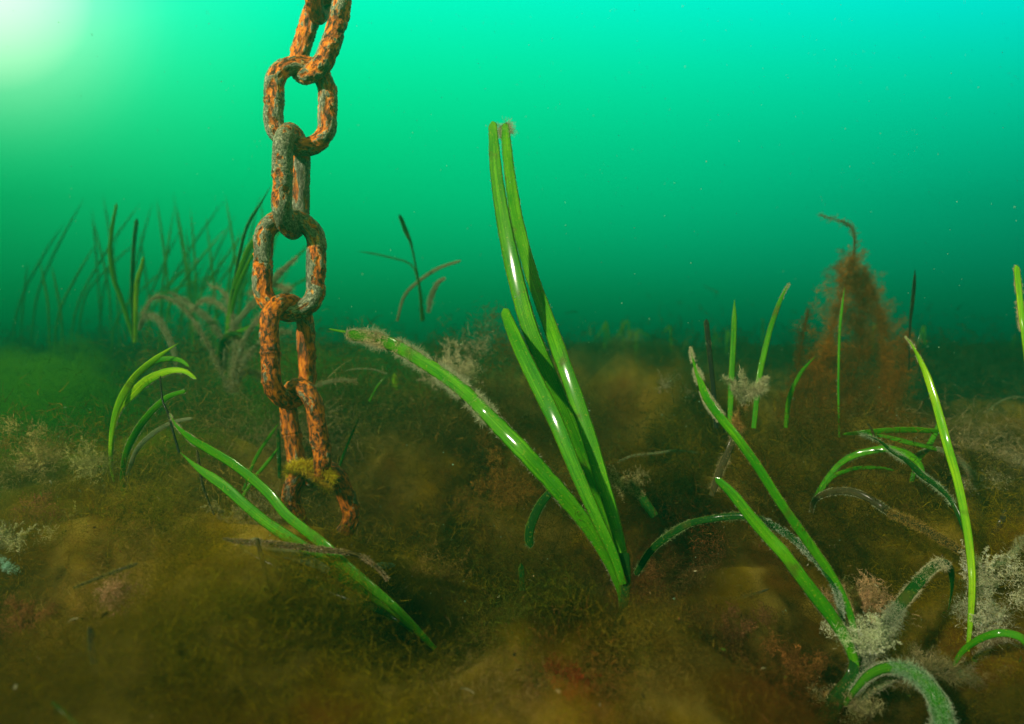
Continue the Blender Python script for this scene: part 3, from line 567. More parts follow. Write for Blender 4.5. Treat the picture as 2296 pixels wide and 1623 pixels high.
leaf(Pn, [(538, 1223), (580, 1247), (628, 1270), (703, 1308), (778, 1337), (838, 1360), (884, 1382), (930, 1415)], (14, 22, 24, 26, 28, 22, 14), 'leafd', (.74, .72, .69, .665), fuzz=dict(n=500, len=5, w=.0005, col=(.2, .3, .05)))
leaf(Pn, [(560, 1210), (628, 1235), (688, 1255), (738, 1280)], (20, 26, 28, 18), 'leafp', (.72, .71, .70), label='grey translucent dead blade')
tw = shoot('twig', 'brown encrusted twig lying across the two leaning blades below the chain', 'twig', (845, 1272, .66))
leaf(tw, [(500, 1207), (538, 1214), (628, 1221), (718, 1232), (793, 1242), (838, 1266), (870, 1300)], (8, 14, 15, 14, 10, 6), 'leafb', (.68, .67, .665, .66), cup=.4,
     fuzz=[dict(n=2400, len=6, w=.0009, col=(.32, .22, .12), mode='all', curl=1.2), dict(n=700, len=5, w=.0012, col=(.5, .4, .28), mode='all', curl=1.5)])
for lab, pts, w, mt, dd, cc in [
    ('speckled grey stick standing just left below the leaning blades', [(577, 1205), (584, 1240), (592, 1271), (598, 1310), (602, 1350)], (9, 12, 11, 8), 'leafb', (.66, .65), (.3, .27, .15)),
    ('thin pale-topped stick behind the leaning blades', [(442, 1009), (447, 1045), (454, 1085), (466, 1120), (480, 1155)], (7, 7, 5, 4), 'leafb', (.85, .84), (.4, .36, .2)),
    ('thin dark stalk above the leaning blades', [(359, 842), (361, 870), (365, 900), (378, 930), (390, 975), (402, 1015)], (4, 5, 6, 6), 'leafk', (.88, .85), (.1, .1, .05))]:
    e = shoot('stick', lab, 'stick', (*pts[-1], dd[-1])); leaf(e, pts, w, mt, dd, cup=.45, fuzz=dict(n=260, len=3.5, w=.0006, col=cc, mode='all'))

# arched cluster at left
Q = shoot('eelgrass_shoot', 'arching cluster of glowing yellow-green blades curving right, at the left', 'eelgrass', (262, 1085, .98))
leaf(Q, [(400, 769), (354, 800), (312, 835), (280, 877), (259, 924), (249, 974), (247, 1036), (255, 1080)], (6, 13, 18, 17, 13, 10, 8), 'leafy', (.93, .95, .97, .98), twist=(0, -15, 30, 50), tip='point')
leaf(Q, [(440, 850), (413, 832), (377, 832), (330, 853), (295, 886), (265, 920), (252, 970), (250, 1040)], (8, 15, 22, 22, 16, 10, 6), 'leafy', (.92, .94, .97, .98), twist=(20, 0, 10, 40), fuzz=dict(n=400, len=4, w=.0005, col=PALE, left=.9))
leaf(Q, [(424, 822), (405, 808), (380, 804), (352, 808), (330, 822)], (6, 12, 14, 12), 'leaf', (.93, .95, .96))
leaf(Q, [(418, 876), (390, 884), (368, 896), (333, 930), (304, 971), (282, 1018), (274, 1071), (278, 1110)], (9, 15, 17, 17, 12, 10), 'leaf', (.90, .92, .95, .97), twist=(0, -12, 10), fuzz=dict(n=500, len=4, w=.0005, col=PALE))
leaf(Q, [(432, 938), (405, 942), (377, 951), (339, 975), (306, 1010), (288, 1062), (285, 1100)], (8, 11, 12, 10, 8), 'leafp', (.92, .93, .95, .97), label='pale coated dead blade', fuzz=dict(n=500, len=5, w=.0005, col=TANF, mode='all'))

# behind the chain
T = shoot('eelgrass_shoot', 'tall dim green eelgrass fanning out just behind the chain', 'eelgrass', (502, 845, 1.45))
for pts, w, mt, fz in [([(612, 408), (585, 455), (555, 505), (535, 580), (522, 660), (512, 740), (503, 842)], (3, 7, 8, 8, 9, 8), 'leafd', None),
                   ([(600, 495), (580, 525), (556, 560), (536, 612), (522, 655), (512, 713), (502, 842)], (8, 13, 12, 9, 10, 8), 'leaf', None),
                   ([(590, 540), (565, 575), (543, 620), (525, 670), (512, 740), (505, 842)], (5, 9, 9, 8), 'leaf', None),
                   ([(668, 575), (627, 612), (582, 664), (548, 702), (520, 740), (505, 800), (503, 842)], (13, 15, 14, 12, 8), 'leafp', dict(n=1200, len=9, w=.0008, col=(.34, .36, .2), mode='all')),
                   ([(612, 740), (580, 728), (550, 738), (520, 752), (500, 775), (496, 842)], (5, 9, 10, 10, 8), 'leaf', None),
                   ([(560, 770), (532, 748), (506, 756), (494, 790), (496, 842)], (8, 12, 14, 16), 'leafd', None)]:
    leaf(T, pts, w, mt, (1.38, 1.42, 1.45), fuzz=fz, tip='point')
U = shoot('eelgrass_shoot', 'upright dim eelgrass in green haze far left, one blade with a bright streak', 'eelgrass', (302, 768, 1.7))
for pts, w, mt in [([(262, 455), (252, 506), (247, 565), (255, 624), (271, 668), (302, 768)], (6, 9, 11, 10, 8), 'leaf'), ([(307, 490), (300, 551), (296, 654), (300, 768)], (9, 9, 7), 'leafd'),
                   ([(322, 575), (317, 600), (309, 626), (305, 668), (303, 768)], (6, 12, 10, 8), 'leafy')]:
    leaf(U, pts, w, mt, (1.65, 1.7), twist=(10, -10))
Vv = shoot('eelgrass_shoot', 'single slim blade with paddle-like dark tip in open water right of the chain', 'eelgrass', (948, 720, 1.6))
leaf(Vv, [(895, 481), (902, 497), (908, 513), (915, 530), (922, 548), (934, 607), (942, 655), (948, 720)], (9, 12, 5, 5, 6, 8, 10), 'leafd', (1.55, 1.6))
leaf(Vv, [(1034, 584), (984, 601), (942, 628), (907, 663), (890, 720)], (6, 9, 8, 6), 'leafp', (1.6, 1.65))
leaf(Vv, [(800, 562), (866, 575), (922, 594), (940, 640)], (3, 4, 4), 'leafd', (1.75, 1.65), tip='point')
leaf(Vv, [(999, 622), (980, 636), (966, 669), (960, 700)], (8, 13, 8), 'leafp', (1.5, 1.55), fuzz=dict(n=400, len=7, w=.0009, col=(.32, .36, .22), mode='all'))
for lab, pts, w, mt, dd, fz in [
    ('pale furred dead blade arching over at left behind the glowing cluster', [(395, 830), (390, 790), (369, 740), (350, 712), (324, 711), (312, 740)], (8, 14, 15, 12, 8), 'leafp', (1.35, 1.4), dict(n=1300, len=9, w=.0008, col=(.33, .36, .22), mode='all')),
    ('furred pale blade sloping down behind the glowing cluster toward the chain', [(380, 655), (420, 680), (455, 705), (480, 730), (500, 760)], (10, 14, 14, 10), 'leafp', (1.5, 1.45), dict(n=1300, len=12, w=.0008, col=(.26, .30, .16), mode='all')),
    ('thin pale green blade arching right of the chain over the brown algae', [(700, 868), (730, 857), (760, 852), (800, 853)], (7, 10, 9, 6), 'leafp', (1.25, 1.2), dict(n=700, len=9, w=.0007, col=TANF, mode='all')),
    ('tiny bright green blade tip touching the furry arching blade', [(737, 737), (755, 741), (775, 744)], (5, 6, 7), 'leaf', (.95, .95), None),
    ('faint thin blade arch right of the chain below the furry tip', [(770, 832), (800, 827), (835, 828), (868, 838)], (3, 4, 4), 'leafp', (1.3, 1.3), None),
    ('faint slanting thin blade below the furry arching tip', [(864, 844), (845, 868), (828, 900)], (3, 5, 5), 'leaf', (1.2, 1.2), None),
    ('slim dark green blade slanting right of the lowest chain links', [(806, 934), (784, 985), (768, 1025), (757, 1060)], (3, 6, 7, 6), 'leafd', (1.05, 1.0), None),
    ('green blade slanting behind the lower chain at its left side', [(625, 1003), (600, 1036), (570, 1072), (545, 1112)], (7, 9, 9, 8), 'leaf', (1.02, 1.0), None),
    ('fainter slanting blade left of the lower chain', [(624, 950), (600, 985), (572, 1030), (545, 1100)], (5, 8, 8, 6), 'leaf', (1.12, 1.05), None),
    ('short dark upright blade touching the lower chain at left', [(624, 962), (625, 1010), (627, 1072)], (9, 10, 9), 'leafd', (1.08, 1.05), None),
    ('small blurred bright green leaf below the furry arching tip', [(884, 836), (886, 855), (886, 876)], (8, 16, 12), 'leafy', (1.6, 1.6), None),
    ('pale curved blade end at far right against dark water', [(2310, 893), (2270, 890), (2235, 905), (2212, 925)], (3, 4, 3), 'leafp', (1.5, 1.5), None),
    ('thin vertical green strand hanging over the dark hollow left of the central base', [(1168, 1262), (1170, 1290), (1172, 1325)], (14, 16, 14), 'leafd', (.9, .9), None)]:
    e = shoot('eelgrass_plant', lab, 'eelgrass', (*pts[-1], dd[-1])); leaf(e, pts, w, mt, dd, fuzz=fz, tip='point')
X = shoot('eelgrass_shoot', 'clump of pale furred dead blades arching in the haze behind the middle chain links', 'eelgrass', (520, 880, 1.4))
for pts, w in [([(425, 700), (460, 672), (500, 690), (530, 740), (540, 800), (530, 880)], (8, 11, 12, 9)), ([(318, 705), (345, 668), (385, 672), (420, 700), (470, 780), (515, 880)], (6, 9, 9, 8)),
               ([(655, 745), (615, 748), (570, 780), (545, 820), (525, 880)], (9, 12, 12, 9)), ([(600, 850), (560, 832), (530, 840), (505, 870)], (10, 14, 12)), ([(640, 690), (600, 700), (560, 740), (535, 800), (522, 880)], (9, 12, 11, 8)),
               ([(470, 640), (500, 655), (520, 700), (525, 780), (522, 880)], (6, 8, 8)), ([(560, 660), (590, 640), (625, 640), (650, 655)], (9, 12, 9))]:
    leaf(X, pts, w, 'leafp', (random.uniform(1.3, 1.5), 1.4), tip='point', fuzz=dict(n=1500, len=16, w=.0006, col=(.38, .36, .20), mode='all', curl=.9))
# distant reeds
for k in range(72):
    x = random.uniform(20, 620) if k < 56 else random.uniform(1300, 2280)
    dz = random.uniform(2.7, 4.6)
    top = random.uniform(430, 620) if k < 56 else random.uniform(700, 800)
    ln = random.uniform(-50, 170) if k < 56 else random.uniform(-40, 40)
    yb = 700 + 60 * random.random()
    e = shoot('distant_blade', 'faint thin eelgrass blade fading into the green water of the background', 'eelgrass', (x, yb + 60, dz), 'distant eelgrass blades')
    leaf(e, [(x + ln, top), (x + ln * .55, top + (yb - top) * .35), (x + ln * .15, top + (yb - top) * .75), (x, yb + 60)], (3, 5, 5, 4), random.choice(['leaf', 'leaf']), (dz, dz), tip='point')

# ------------------------------------------------------------------ bushes / tufts
def plume_thing(name, label, cat, axes, col, wid, group=None):
    """axes: list of (view points, depth, radius start/end in view px, filaments)"""
    pts0, d0 = axes[0][0], axes[0][1]
    e = empty(name, P(*pts0[0], d0)); tag(e, label, cat, group)
    a = Acc()
    for (pts, d, r0, r1, n) in axes:
        c = catmull(np.array([P(x, y, d + random.uniform(-.01, .01)) for x, y in pts]), 12)
        c = c + rng.normal(size=c.shape) * (r1 * .15 * d / FV)
        tree(a, c, r0 * 2.5 * d / FV, r1 * 3.0 * d / FV, 150, max(26, n // 30), wid * .42, np.clip(np.array(col) * (1 + rng.normal() * .2), .003, .8), .8, .6)
    a.build('fronds', M['fuzz'], e)
    b = Acc()
    for (pts, d, r0, r1, n) in axes:
        c = catmull(np.array([P(x, y, d) for x, y in pts]), 14); wv = np.linspace(2.2, .8, 14) * d / FV
        S = unit(np.cross(unit(np.gradient(c, axis=0)), np.array([[0, 1, 0]])))
        for q in (0, 1):
            S_ = S if q == 0 else np.tile(np.array([[0, 1.0, 0]]), (14, 1))
            v = np.stack([c - S_ * wv[:, None], c + S_ * wv[:, None]], 1).reshape(-1, 3); i = np.arange(13) * 2
            b.add((v, np.stack([i, i + 1, i + 3, i + 2], 1), np.tile(np.array(col) * .5, (len(v), 1))))
    b.build('stems', M['fuzz'], e)
    return e
BR = (.27, .10, .008)
plume_thing('bushy_seaweed', 'tall brown bushy seaweed with a thin crooked tip rising against the water on the right', 'seaweed', [
    ([(1890, 1040), (1900, 900), (1930, 780), (1925, 680), (1910, 600)], 1.42, 60, 18, 3800),
    ([(1850, 1040), (1835, 930), (1850, 800), (1880, 690), (1905, 590)], 1.42, 40, 16, 3200),
    ([(1960, 1030), (1975, 920), (1985, 800), (1960, 690), (1925, 620)], 1.44, 45, 14, 3200),
    ([(1905, 610), (1915, 560), (1912, 515), (1890, 498), (1840, 482)], 1.42, 8, 4, 300),
    ([(1800, 1050), (1782, 950), (1785, 850), (1800, 760), (1812, 695)], 1.38, 30, 6, 1700),
    ([(1790, 1000), (1800, 900), (1830, 830), (1855, 790)], 1.38, 36, 14, 1500),
    ([(1930, 1020), (1980, 930), (2010, 870), (2028, 800), (2036, 750)], 1.38, 36, 8, 1700),
    ([(1990, 760), (1970, 690), (1950, 640), (1935, 600)], 1.43, 16, 6, 500)], BR, .0011)
def bank(label, top, ybot, d, rv, npf, nf, col, wid=.0011, dv=.14):
    """seaweed bank: puffs of wool filling the area under the outline top [(x, y), ...] down to ybot"""
    tx, ty = [p[0] for p in top], [p[1] for p in top]
    x = np.array([random.uniform(tx[0], tx[-1]) for _ in range(npf)]); y0 = np.interp(x, tx, ty)
    q = rng.random(npf) ** 1.1; y = y0 + rv * .6 + (ybot - y0) * q
    dd = d + dv * rng.normal(size=npf) - .12 * q
    cen = np.array([P(a, b, c) for a, b, c in zip(x, y, dd)])
    e = empty('bushy_seaweed', P(np.mean(tx), ybot, d)); tag(e, label, 'seaweed')
    a = Acc(); r = rv * (.5 + rng.random(npf)) * dd / FV
    nf = nf * 2 // 3; wid = wid * .7; cloud(a, cen, r, nf, .45, np.full(npf * nf, wid), np.clip(np.array(col) * (1 + .35 * rng.normal(size=(npf, 1))), .003, .8), flat=1.0)
    a.build('fronds', M['fuzz'], e)
    b = Acc(); k = max(12, npf // 4); xs_ = rng.uniform(tx[0], tx[-1], k); yt = np.interp(xs_, tx, ty)
    base = np.array([P(a_, ybot, d) for a_ in xs_]); tops = np.array([P(a_ + random.uniform(-40, 40), b_, d) for a_, b_ in zip(xs_, yt)])
    b.add(filaments(base, tops - base, np.linalg.norm(tops - base, axis=1) * rng.uniform(.6, 1.1, k), np.full(k, wid * 1.6), jitter(np.array(col) * .6, k, .2), .12, 8))
    b.build('stems', M['fuzz'], e)
bank('broad low brown seaweed bank under the tall crooked one on the right', [(1640, 1010), (1720, 930), (1800, 900), (1900, 880), (2000, 930), (2070, 1010)], 1180, 1.15, 46, 150, 150, (.085, .048, .006))
bank('rounded brown seaweed mound in the haze just left of the tall eelgrass', [(930, 850), (990, 730), (1060, 690), (1130, 690), (1200, 770), (1290, 880)], 1010, 1.5, 44, 120, 110, (.13, .075, .015), .0013)
bank('olive seaweed bank in the haze behind the middle of the chain', [(310, 780), (400, 720), (500, 760), (620, 730), (740, 760), (860, 760), (960, 850)], 960, 1.45, 44, 170, 100, (.12, .10, .02), .0013)
bank('dusky seaweed bank right of the central eelgrass below open water', [(1240, 980), (1330, 900), (1450, 880), (1560, 890), (1660, 930), (1740, 1000)], 1130, 1.3, 44, 140, 120, (.055, .055, .012), .0012)
bank('bright green soft seaweed bank at the left edge', [(-60, 830), (60, 790), (160, 800), (260, 770), (340, 850)], 1030, 1.3, 46, 110, 50, (.04, .16, .008), .0009)
bank('dim green seaweed bank at the far right edge', [(2080, 1060), (2160, 1010), (2240, 1030), (2330, 1010)], 1130, 1.5, 38, 70, 110, (.05, .10, .02), .0012)
def tuft_thing(label, vx, vy, d, h, spread, nax, nf, col, wid=.0006, lean=(0, 0, 0), fl=.35):
    p = P(vx, vy, d); e = empty('algae_tuft', p); tag(e, label, 'algae', 'algae tufts on the seabed')
    col = tuple(min(.75, v * 1.35) for v in col); a = Acc(); tuft(a, p, h, spread, nax + 2, int(nf * .9), col, wid * .8, lean, fl)
    k = nax; cn = np.array(p) + rng.normal(size=(k, 3)) * h * np.array((.25 + spread * .35, .25 + spread * .3, .22)) + np.array((lean[0] * h, 0, h * .42))
    cloud(a, cn, h * rng.uniform(.14, .32, k), nf // 3, .5, np.full(k * (nf // 3), wid * .7), np.clip(np.array(col) * (1 + .25 * rng.normal(size=(k, 1))), .003, .8), flat=1.0); a.build('fronds', M['fuzz'], e); return e
hv = lambda px, d: px * d / FV
for (lab, x, y, d, hp, sp, na, nf, col, ln) in [
    ('pale beige cloudy tuft hanging in haze between chain and tall eelgrass', 1040, 870, 1.3, 110, .3, 6, 700, (.42, .36, .22), (-.1, 0, 0)),
    ('beige pointed tuft at the left edge, left of its twin', 95, 1060, .95, 100, .18, 5, 700, (.34, .26, .10), (0, 0, 0)),
    ('beige pointed tuft at the left edge, right of its twin', 195, 1070, .95, 95, .2, 5, 700, (.27, .24, .09), (0, 0, 0)),
    ('pinkish red tuft below the beige tufts at the left edge', 100, 1190, .85, 80, .4, 7, 700, (.30, .11, .06), (0, 0, 0)),
    ('yellowish drooping tuft right of the pinkish red one', 160, 1195, .86, 60, .25, 4, 500, (.36, .32, .10), (0, 0, 0)),
    ('pale cream tuft cut by the left edge', 25, 1225, .76, 60, .7, 7, 700, (.46, .42, .22), (0, 0, 0)),
    ('bluish white frilly scrap of weed at the left edge', 10, 1275, .70, 26, .9, 6, 260, (.30, .52, .42), (.3, 0, 0)),
    ('pink and grey coral-like tuft beside the yellowish twig', 268, 1365, .63, 70, .4, 9, 800, (.36, .20, .12), (0, 0, 0)),
    ('rusty red tuft at the lower left edge', 60, 1400, .62, 70, .5, 7, 700, (.20, .08, .03), (0, 0, 0)),
    ('dark red tuft in the bottom left corner', 170, 1640, .50, 80, .5, 6, 600, (.14, .045, .015), (0, 0, 0)),
    ('soft olive cloud of algae filling the lower left foreground', 520, 1520, .55, 210, .6, 14, 1500, (.10, .085, .004), (0, 0, 0)),
    ('olive cloud of algae directly under the leaning blades', 700, 1440, .60, 130, .6, 9, 1200, (.12, .09, .006), (0, 0, 0)),
    ('tan algae cloud behind the stick near the leaning blades', 560, 1210, .86, 120, .6, 9, 1100, (.22, .19, .08), (0, 0, 0)),
    ('olive algae heap left of the leaning blades', 330, 1230, .80, 150, .7, 11, 1200, (.13, .11, .006), (0, 0, 0)),
    ('brown tuft spreading right of the chain end', 990, 1330, .80, 110, .4, 7, 900, (.14, .09, .02), (0, 0, 0)),
    ('orange-brown tuft left of the furry arching blade', 1120, 1120, 1.05, 130, .6, 8, 900, (.15, .075, .012), (0, 0, 0)),
    ('deep red feathery tuft at the bottom centre', 1285, 1560, .58, 75, .4, 7, 700, (.20, .025, .008), (0, 0, 0)),
    ('purplish brown tuft left of the deep red one', 1190, 1590, .58, 70, .6, 7, 700, (.14, .07, .045), (0, 0, 0)),
    ('yellow-olive tuft right of the sheath base', 1430, 1500, .64, 75, .7, 8, 800, (.14, .12, .01), (0, 0, 0)),
    ('reddish brown mossy tuft right of the central eelgrass base', 1500, 1290, .84, 50, .8, 7, 700, (.20, .09, .03), (0, 0, 0)),
    ('brown-red mossy tuft in the lower middle right', 1640, 1440, .70, 80, .8, 9, 900, (.17, .075, .03), (0, 0, 0)),
    ('orange-brown tuft left of the right-hand shoot base', 1780, 1500, .66, 60, .8, 8, 800, (.18, .075, .02), (0, 0, 0)),
    ('pink-beige fluffy tuft behind the furry blade of the right-hand shoot', 1940, 1385, .74, 95, .3, 8, 1100, (.40, .25, .13), (-.05, 0, 0)),
    ('whitish green frilly tuft at the foot of the right-hand shoot', 1945, 1460, .67, 75, .45, 8, 800, (.42, .44, .28), (0, 0, 0)),
    ('cream woolly clump hanging below the right-hand shoot base', 1925, 1600, .66, 70, .5, 7, 800, (.36, .33, .17), (0, 0, 0)),
    ('tan furry heap behind the arching furry blades at lower right', 2070, 1500, .72, 55, 1.1, 9, 800, (.30, .24, .12), (0, 0, 0)),
    ('white and cream woolly tuft, upper one beside the yellow-green blade', 2205, 1330, .78, 95, .3, 8, 1000, (.48, .46, .30), (.05, 0, 0)),
    ('grey woolly tuft, lower one beside the yellow-green blade', 2215, 1425, .76, 95, .4, 9, 1000, (.44, .44, .30), (.1, 0, 0)),
    ('dim pale tuft at the right edge against dark water', 2275, 1060, 1.15, 55, .4, 5, 600, (.34, .30, .18), (.1, 0, 0)),
    ('low pale tuft right of the yellow-green blade', 2175, 1095, 1.0, 50, .9, 7, 600, (.34, .32, .18), (.4, 0, 0)),
    ('fan of olive fuzz right of the central eelgrass, behind the short dark leaf', 1400, 1100, 1.0, 60, .6, 5, 500, (.26, .22, .10), (.2, 0, 0)),
    ('grey wispy tuft behind the leaning blade, left of the pale crowned one', 1500, 870, 1.2, 50, .8, 4, 260, (.28, .24, .14), (.1, 0, 0)),
    ('soft dark brown algae cloud right of centre foreground', 1550, 1600, .56, 120, .8, 9, 900, (.10, .065, .012), (0, 0, 0)),
    ('murky brown algae cloud in the bottom centre left', 930, 1600, .55, 110, .7, 9, 900, (.10, .075, .012), (0, 0, 0))]:
    tuft_thing(lab, x, y, d, hv(hp, d), sp, na, nf, col, .0006 * max(1, d / .8), ln)

# ------------------------------------------------------------------ chain
def rot_frame(axis, phi):
    """long axis unit vector, phi = turn of the link's flat plane about it (0 = face on)"""
    z = Vector(axis).normalized(); toc = Vector((0, -1, 0)); x = toc.cross(z)
    x = -x.normalized(); y = z.cross(x)
    c, s = math.cos(phi), math.sin(phi)
    return x * c + y * s, z
chain = empty('mooring_chain', P(760, 1225, .97)); tag(chain, 'heavy rusty chain with flaking orange links hanging down into the seaweed', 'chain')
def link(top, bot, phi, d, width=156, wire=41, seed=0, paint=0.0, dy=0.0, grime=0.0):
    """top/bot: view coords of the outer ends"""
    a, b = P(*top, d), P(*bot, d + dy)
    c0 = (a + b) / 2; Lh = (a - b).length / 2
    sc = d / FV; r = wire / 2 * sc; R = (width * sc - 2 * r) / 2; h = Lh - R - r
    X, Z = rot_frame(a - b, math.radians(phi)); X = np.array(X); Z = np.array(Z); Y = np.cross(Z, X); c0 = np.array(c0)
    ns, nt_ = 320, 56
    per = 4 * h + 2 * math.pi * R
    V = np.zeros((ns, nt_, 3)); FL = np.zeros((ns, nt_, 3)); PL = np.zeros((ns, nt_))
    for i in range(ns):
        s = per * i / ns
        if s < 2 * h: p, n = (R, -h + s), (1, 0)
        elif s < 2 * h + math.pi * R:
            q = (s - 2 * h) / R; p, n = (R * math.cos(q), h + R * math.sin(q)), (math.cos(q), math.sin(q))
        elif s < 4 * h + math.pi * R: p, n = (-R, h - (s - 2 * h - math.pi * R)), (-1, 0)
        else:
            q = math.pi + (s - 4 * h - math.pi * R) / R; p, n = (R * math.cos(q), -h + R * math.sin(q)), (math.cos(q), math.sin(q))
        weld = math.exp(-((s - (3 * h + math.pi * R)) / (.0042)) ** 2) * .10 - math.exp(-((s - (3 * h + math.pi * R)) / (.0012)) ** 2) * .12
        sang = 2 * math.pi * i / ns; cx_, cs_ = math.cos(sang) * per / 6.283, math.sin(sang) * per / 6.283
        for j in range(nt_):
            th = 2 * math.pi * j / nt_; ct, st = math.cos(th), math.sin(th)
            # periodic 4-D like lookup: along-wire frequency is lower, so flakes run along the wire
            Rb = per * .48 / 6.283 + ct * r
            q1 = Vector((Rb * math.cos(sang), Rb * math.sin(sang), seed * 3.1 + st * r))
            lo = mn.noise(q1 * 70); md = mn.noise(q1 * 190); hi = mn.noise(q1 * 480)
            cell = mn.cell(q1 * 130)
            plate = .5 + .50 * lo + .40 * md + .12 * hi + paint * 1.6
            step = 1 / (1 + math.exp(-(plate - .72) * 60))
            dsp = .075 * step + .08 * lo + .06 * md + .028 * hi + weld - .03
            rr = r * (1 + dsp)
            V[i, j] = c0 + X * (p[0] + n[0] * rr * ct) + Z * (p[1] + n[1] * rr * ct) + Y * (rr * st)
            FL[i, j] = (q1.x, q1.y, q1.z); PL[i, j] = plate
    idx = np.arange(ns * nt_).reshape(ns, nt_); n1 = np.roll(idx, -1, 0); n2 = np.roll(idx, -1, 1); n12 = np.roll(n1, -1, 1)
    f = np.stack([idx, n1, n12, n2], -1).reshape(-1, 4)
    return mesh_obj('chain_link', V.reshape(-1, 3), f, M['rust'], chain, vattr=FL.reshape(-1, 3), fattr={'plate': PL.ravel(), 'grime': np.full(ns * nt_, grime)})
D_ = .95
link((760, -210), (742, 40 - 60), 18, D_, seed=11)
link((735, -190), (706, 48), 96, D_ , seed=12, grime=.4)
link((752, -38), (681, 188), -40, D_, seed=13, paint=.12)
link((678, 125), (672, 348), 18, D_, seed=14, paint=.14)
link((657, 279), (651, 534), 88, D_, seed=15, paint=.25, grime=.2)
link((652, 468), (648, 721), 22, D_, seed=16, paint=.17)
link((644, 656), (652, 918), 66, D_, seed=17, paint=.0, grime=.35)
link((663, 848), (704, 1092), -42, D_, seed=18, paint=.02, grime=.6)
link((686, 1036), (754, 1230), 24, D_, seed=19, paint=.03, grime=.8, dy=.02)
# yellow-green weed caught on the lowest visible link
wt = shoot('algae_tuft', 'yellow slimy algae strand draped over the lowest visible chain link', 'algae', (675, 1060, .92), 'algae tufts on the seabed')
acc = Acc()
for (pts, n, cc) in [([(640, 1062), (665, 1045), (700, 1042), (730, 1058), (750, 1075)], 1600, (.60, .46, .02)), ([(660, 1050), (690, 1058), (715, 1080), (740, 1100)], 900, (.50, .34, .03)), ([(648, 1052), (668, 1040), (690, 1046)], 900, (.75, .58, .04))]:
    c = catmull(np.array([P(x, y, .925) for x, y in pts]), 10); feather(acc, c, 15 * .93 / FV, 13 * .93 / FV, n, 18 * .93 / FV, .0005, cc, .8)
acc.build('fronds', M['fuzz'], wt)

# ------------------------------------------------------------------ small lumps
def pebble(name, label, cat, x, y, d, size, col, flat=.6, rough=.8, sharp=False):
    m, t = new_mat(name + '_surface'); tcn = N(t, 'ShaderNodeTexCoord'); n = N(t, 'ShaderNodeTexNoise'); L(t, tcn.outputs['Object'], n.inputs[0]); n.inputs['Scale'].default_value = 260; n.inputs['Detail'].default_value = 6
    cc = mixc(t, ramp(t, n.outputs[0], [(.35, (0, 0, 0)), (.65, (1, 1, 1))]), tuple(v * .35 for v in col), col)
    b = N(t, 'ShaderNodeBsdfPrincipled'); L(t, cc, b.inputs[0]); b.inputs['Roughness'].default_value = rough
    o_ = N(t, 'ShaderNodeOutputMaterial'); L(t, b.outputs[0], o_.inputs[0])
    p = P(x, y, d); nu, nv = 28, 16; V = []; sd = random.random() * 50
    for i in range(nv + 1):
        ph = math.pi * i / nv
        for j in range(nu):
            th = 2 * math.pi * j / nu; u = Vector((math.sin(ph) * math.cos(th), math.sin(ph) * math.sin(th), math.cos(ph)))
            k = 1 + .35 * mn.noise(u * 1.7 + Vector((sd, 0, 0))) + .12 * mn.noise(u * 6 + Vector((sd, 0, 0)))
            q = u * k * size; V.append((p.x + q.x * (1.6 if sharp else 1), p.y + q.y, p.z + q.z * flat))
    F = [(i * nu + j, (i + 1) * nu + j, (i + 1) * nu + (j + 1) % nu, i * nu + (j + 1) % nu) for i in range(nv) for j in range(nu)]
    o = mesh_obj(name, np.array(V), np.array(F), m); tag(o, label, cat); return o
pebble('stone', 'whitish encrusted stone among red algae at the bottom centre', 'stone', 1338, 1592, .60, hv(34, .60), (.42, .44, .34), .7)
pebble('pebble', 'tiny pale yellow pebble on the olive algae below the central eelgrass', 'pebble', 1500, 1552, .62, hv(7, .62), (.5, .5, .12), .8)
pebble('shell_fragment', 'pale turquoise shell fragment in the hollow below the chain', 'shell', 862, 1268, .86, hv(15, .86), (.25, .55, .45), .35, .4, True)

# ------------------------------------------------------------------ litter of leaf shreds and shell grit
n = 550; d = .40 * (2.0 / .40) ** rng.random(n); u = (rng.random(n) - .5) * 1.6; LV, LF, LC = [], [], []
pal = np.array([(.30, .20, .08), (.12, .06, .02), (.34, .12, .06), (.48, .44, .28), (.03, .025, .01), (.10, .16, .02), (.42, .30, .16)])
for q in range(n):
    x, y = d[q] * u[q], d[q]; z = gz(x, y) + random.uniform(.02, .075)
    a1 = unit(rng.normal(size=3) + np.array((0, 0, .1))); a2 = unit(np.cross(a1, rng.normal(size=3))); a3 = np.cross(a1, a2)
    ln, w_ = random.uniform(.0015, .007) * (1 + 1.2 * (random.random() < .12)), random.uniform(.0004, .0015); b0 = len(LV)
    for k in range(5):
        f_ = k / 4 - .5; ww = w_ * (1 - abs(f_) * random.uniform(.6, 1.8)); c_ = np.array((x, y, z)) + a1 * ln * f_ + a3 * ln * .25 * (f_ * f_) * 2
        for sg, up_ in ((-1, 0), (1, 0), (0, .25)): LV.append(c_ + a2 * ww * sg + a3 * ww * up_)
    for k in range(4):
        for e1, e2 in ((0, 1), (1, 2), (2, 0)): LF.append((b0 + k * 3 + e1, b0 + k * 3 + e2, b0 + k * 3 + 3 + e2, b0 + k * 3 + 3 + e1))
    LC += [pal[random.randrange(len(pal))] * random.uniform(.6, 1.2)] * 15
lt_ = mesh_obj('plant_litter', np.array(LV), np.array(LF), M['fuzz'], cattr=np.array(LC), smooth=False)
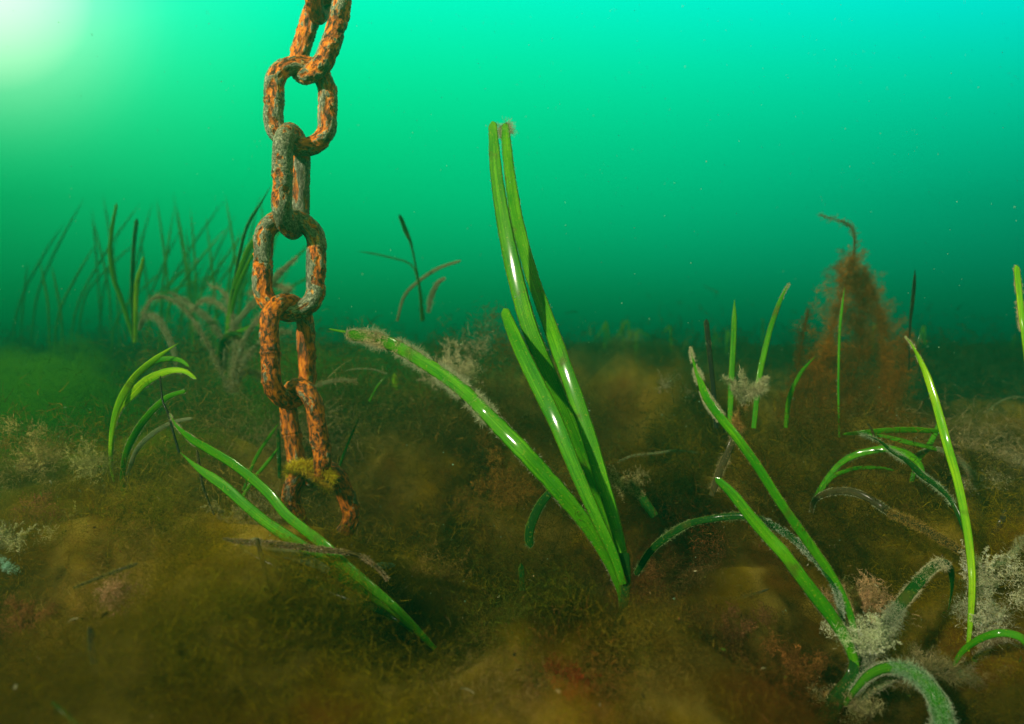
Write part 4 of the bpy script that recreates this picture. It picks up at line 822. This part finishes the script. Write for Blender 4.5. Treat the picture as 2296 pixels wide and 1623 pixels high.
tag(lt_, 'shreds of dead leaf and shell grit caught in the seabed algae', 'litter', kind='stuff')

# ------------------------------------------------------------------ marine snow
n = 4200
c = np.stack([rng.uniform(-1.3, 1.3, n), rng.uniform(.55, 2.4, n), rng.uniform(.0, .95, n)], 1); c[:, 0] *= c[:, 1]
c[:, 2] = CAMZ + (c[:, 2] - .55) * c[:, 1] * 1.05
r = (.00022 + .0005 * rng.random(n) ** 3) * (.6 + .5 * c[:, 1])
o6 = np.array([(1, 0, 0), (-1, 0, 0), (0, 1, 0), (0, -1, 0), (0, 0, 1), (0, 0, -1)], float)
V = (c[:, None] + o6[None] * r[:, None, None] * rng.uniform(.5, 1.6, (n, 6, 1))).reshape(-1, 3)
F8 = np.array([(0, 2, 4), (2, 1, 4), (1, 3, 4), (3, 0, 4), (2, 0, 5), (1, 2, 5), (3, 1, 5), (0, 3, 5)])
F = (np.arange(n)[:, None, None] * 6 + F8[None]).reshape(-1, 3)
sn = mesh_obj('suspended_particles', V, F, M['fuzz'], cattr=np.tile(np.array((.34, .62, .44)), (len(V), 1)), smooth=False)
tag(sn, 'tiny pale particles drifting everywhere in the green water', 'particles', kind='stuff')

# ------------------------------------------------------------------ water body (the haze)
bx = [(-7, -2, -1.3), (7, -2, -1.3), (7, 5.2, -1.3), (-7, 5.2, -1.3), (-7, -2, 1.08), (7, -2, 1.08), (7, 5.2, 1.08), (-7, 5.2, 1.08)]
bf = [(0, 3, 2, 1), (4, 5, 6, 7), (0, 1, 5, 4), (1, 2, 6, 5), (2, 3, 7, 6), (3, 0, 4, 7)]
m, t = new_mat('green_sea_water'); pv = N(t, 'ShaderNodeVolumePrincipled'); o_ = N(t, 'ShaderNodeOutputMaterial'); L(t, pv.outputs[0], o_.inputs['Volume'])
pv.inputs['Color'].default_value = (.003, .1875, .109, 1); pv.inputs['Density'].default_value = .40; pv.inputs['Anisotropy'].default_value = .6
hz = mesh_obj('haze', np.array(bx, float), np.array(bf), m, smooth=False); tag(hz, 'green murky sea water filling the scene', 'water', kind='stuff')
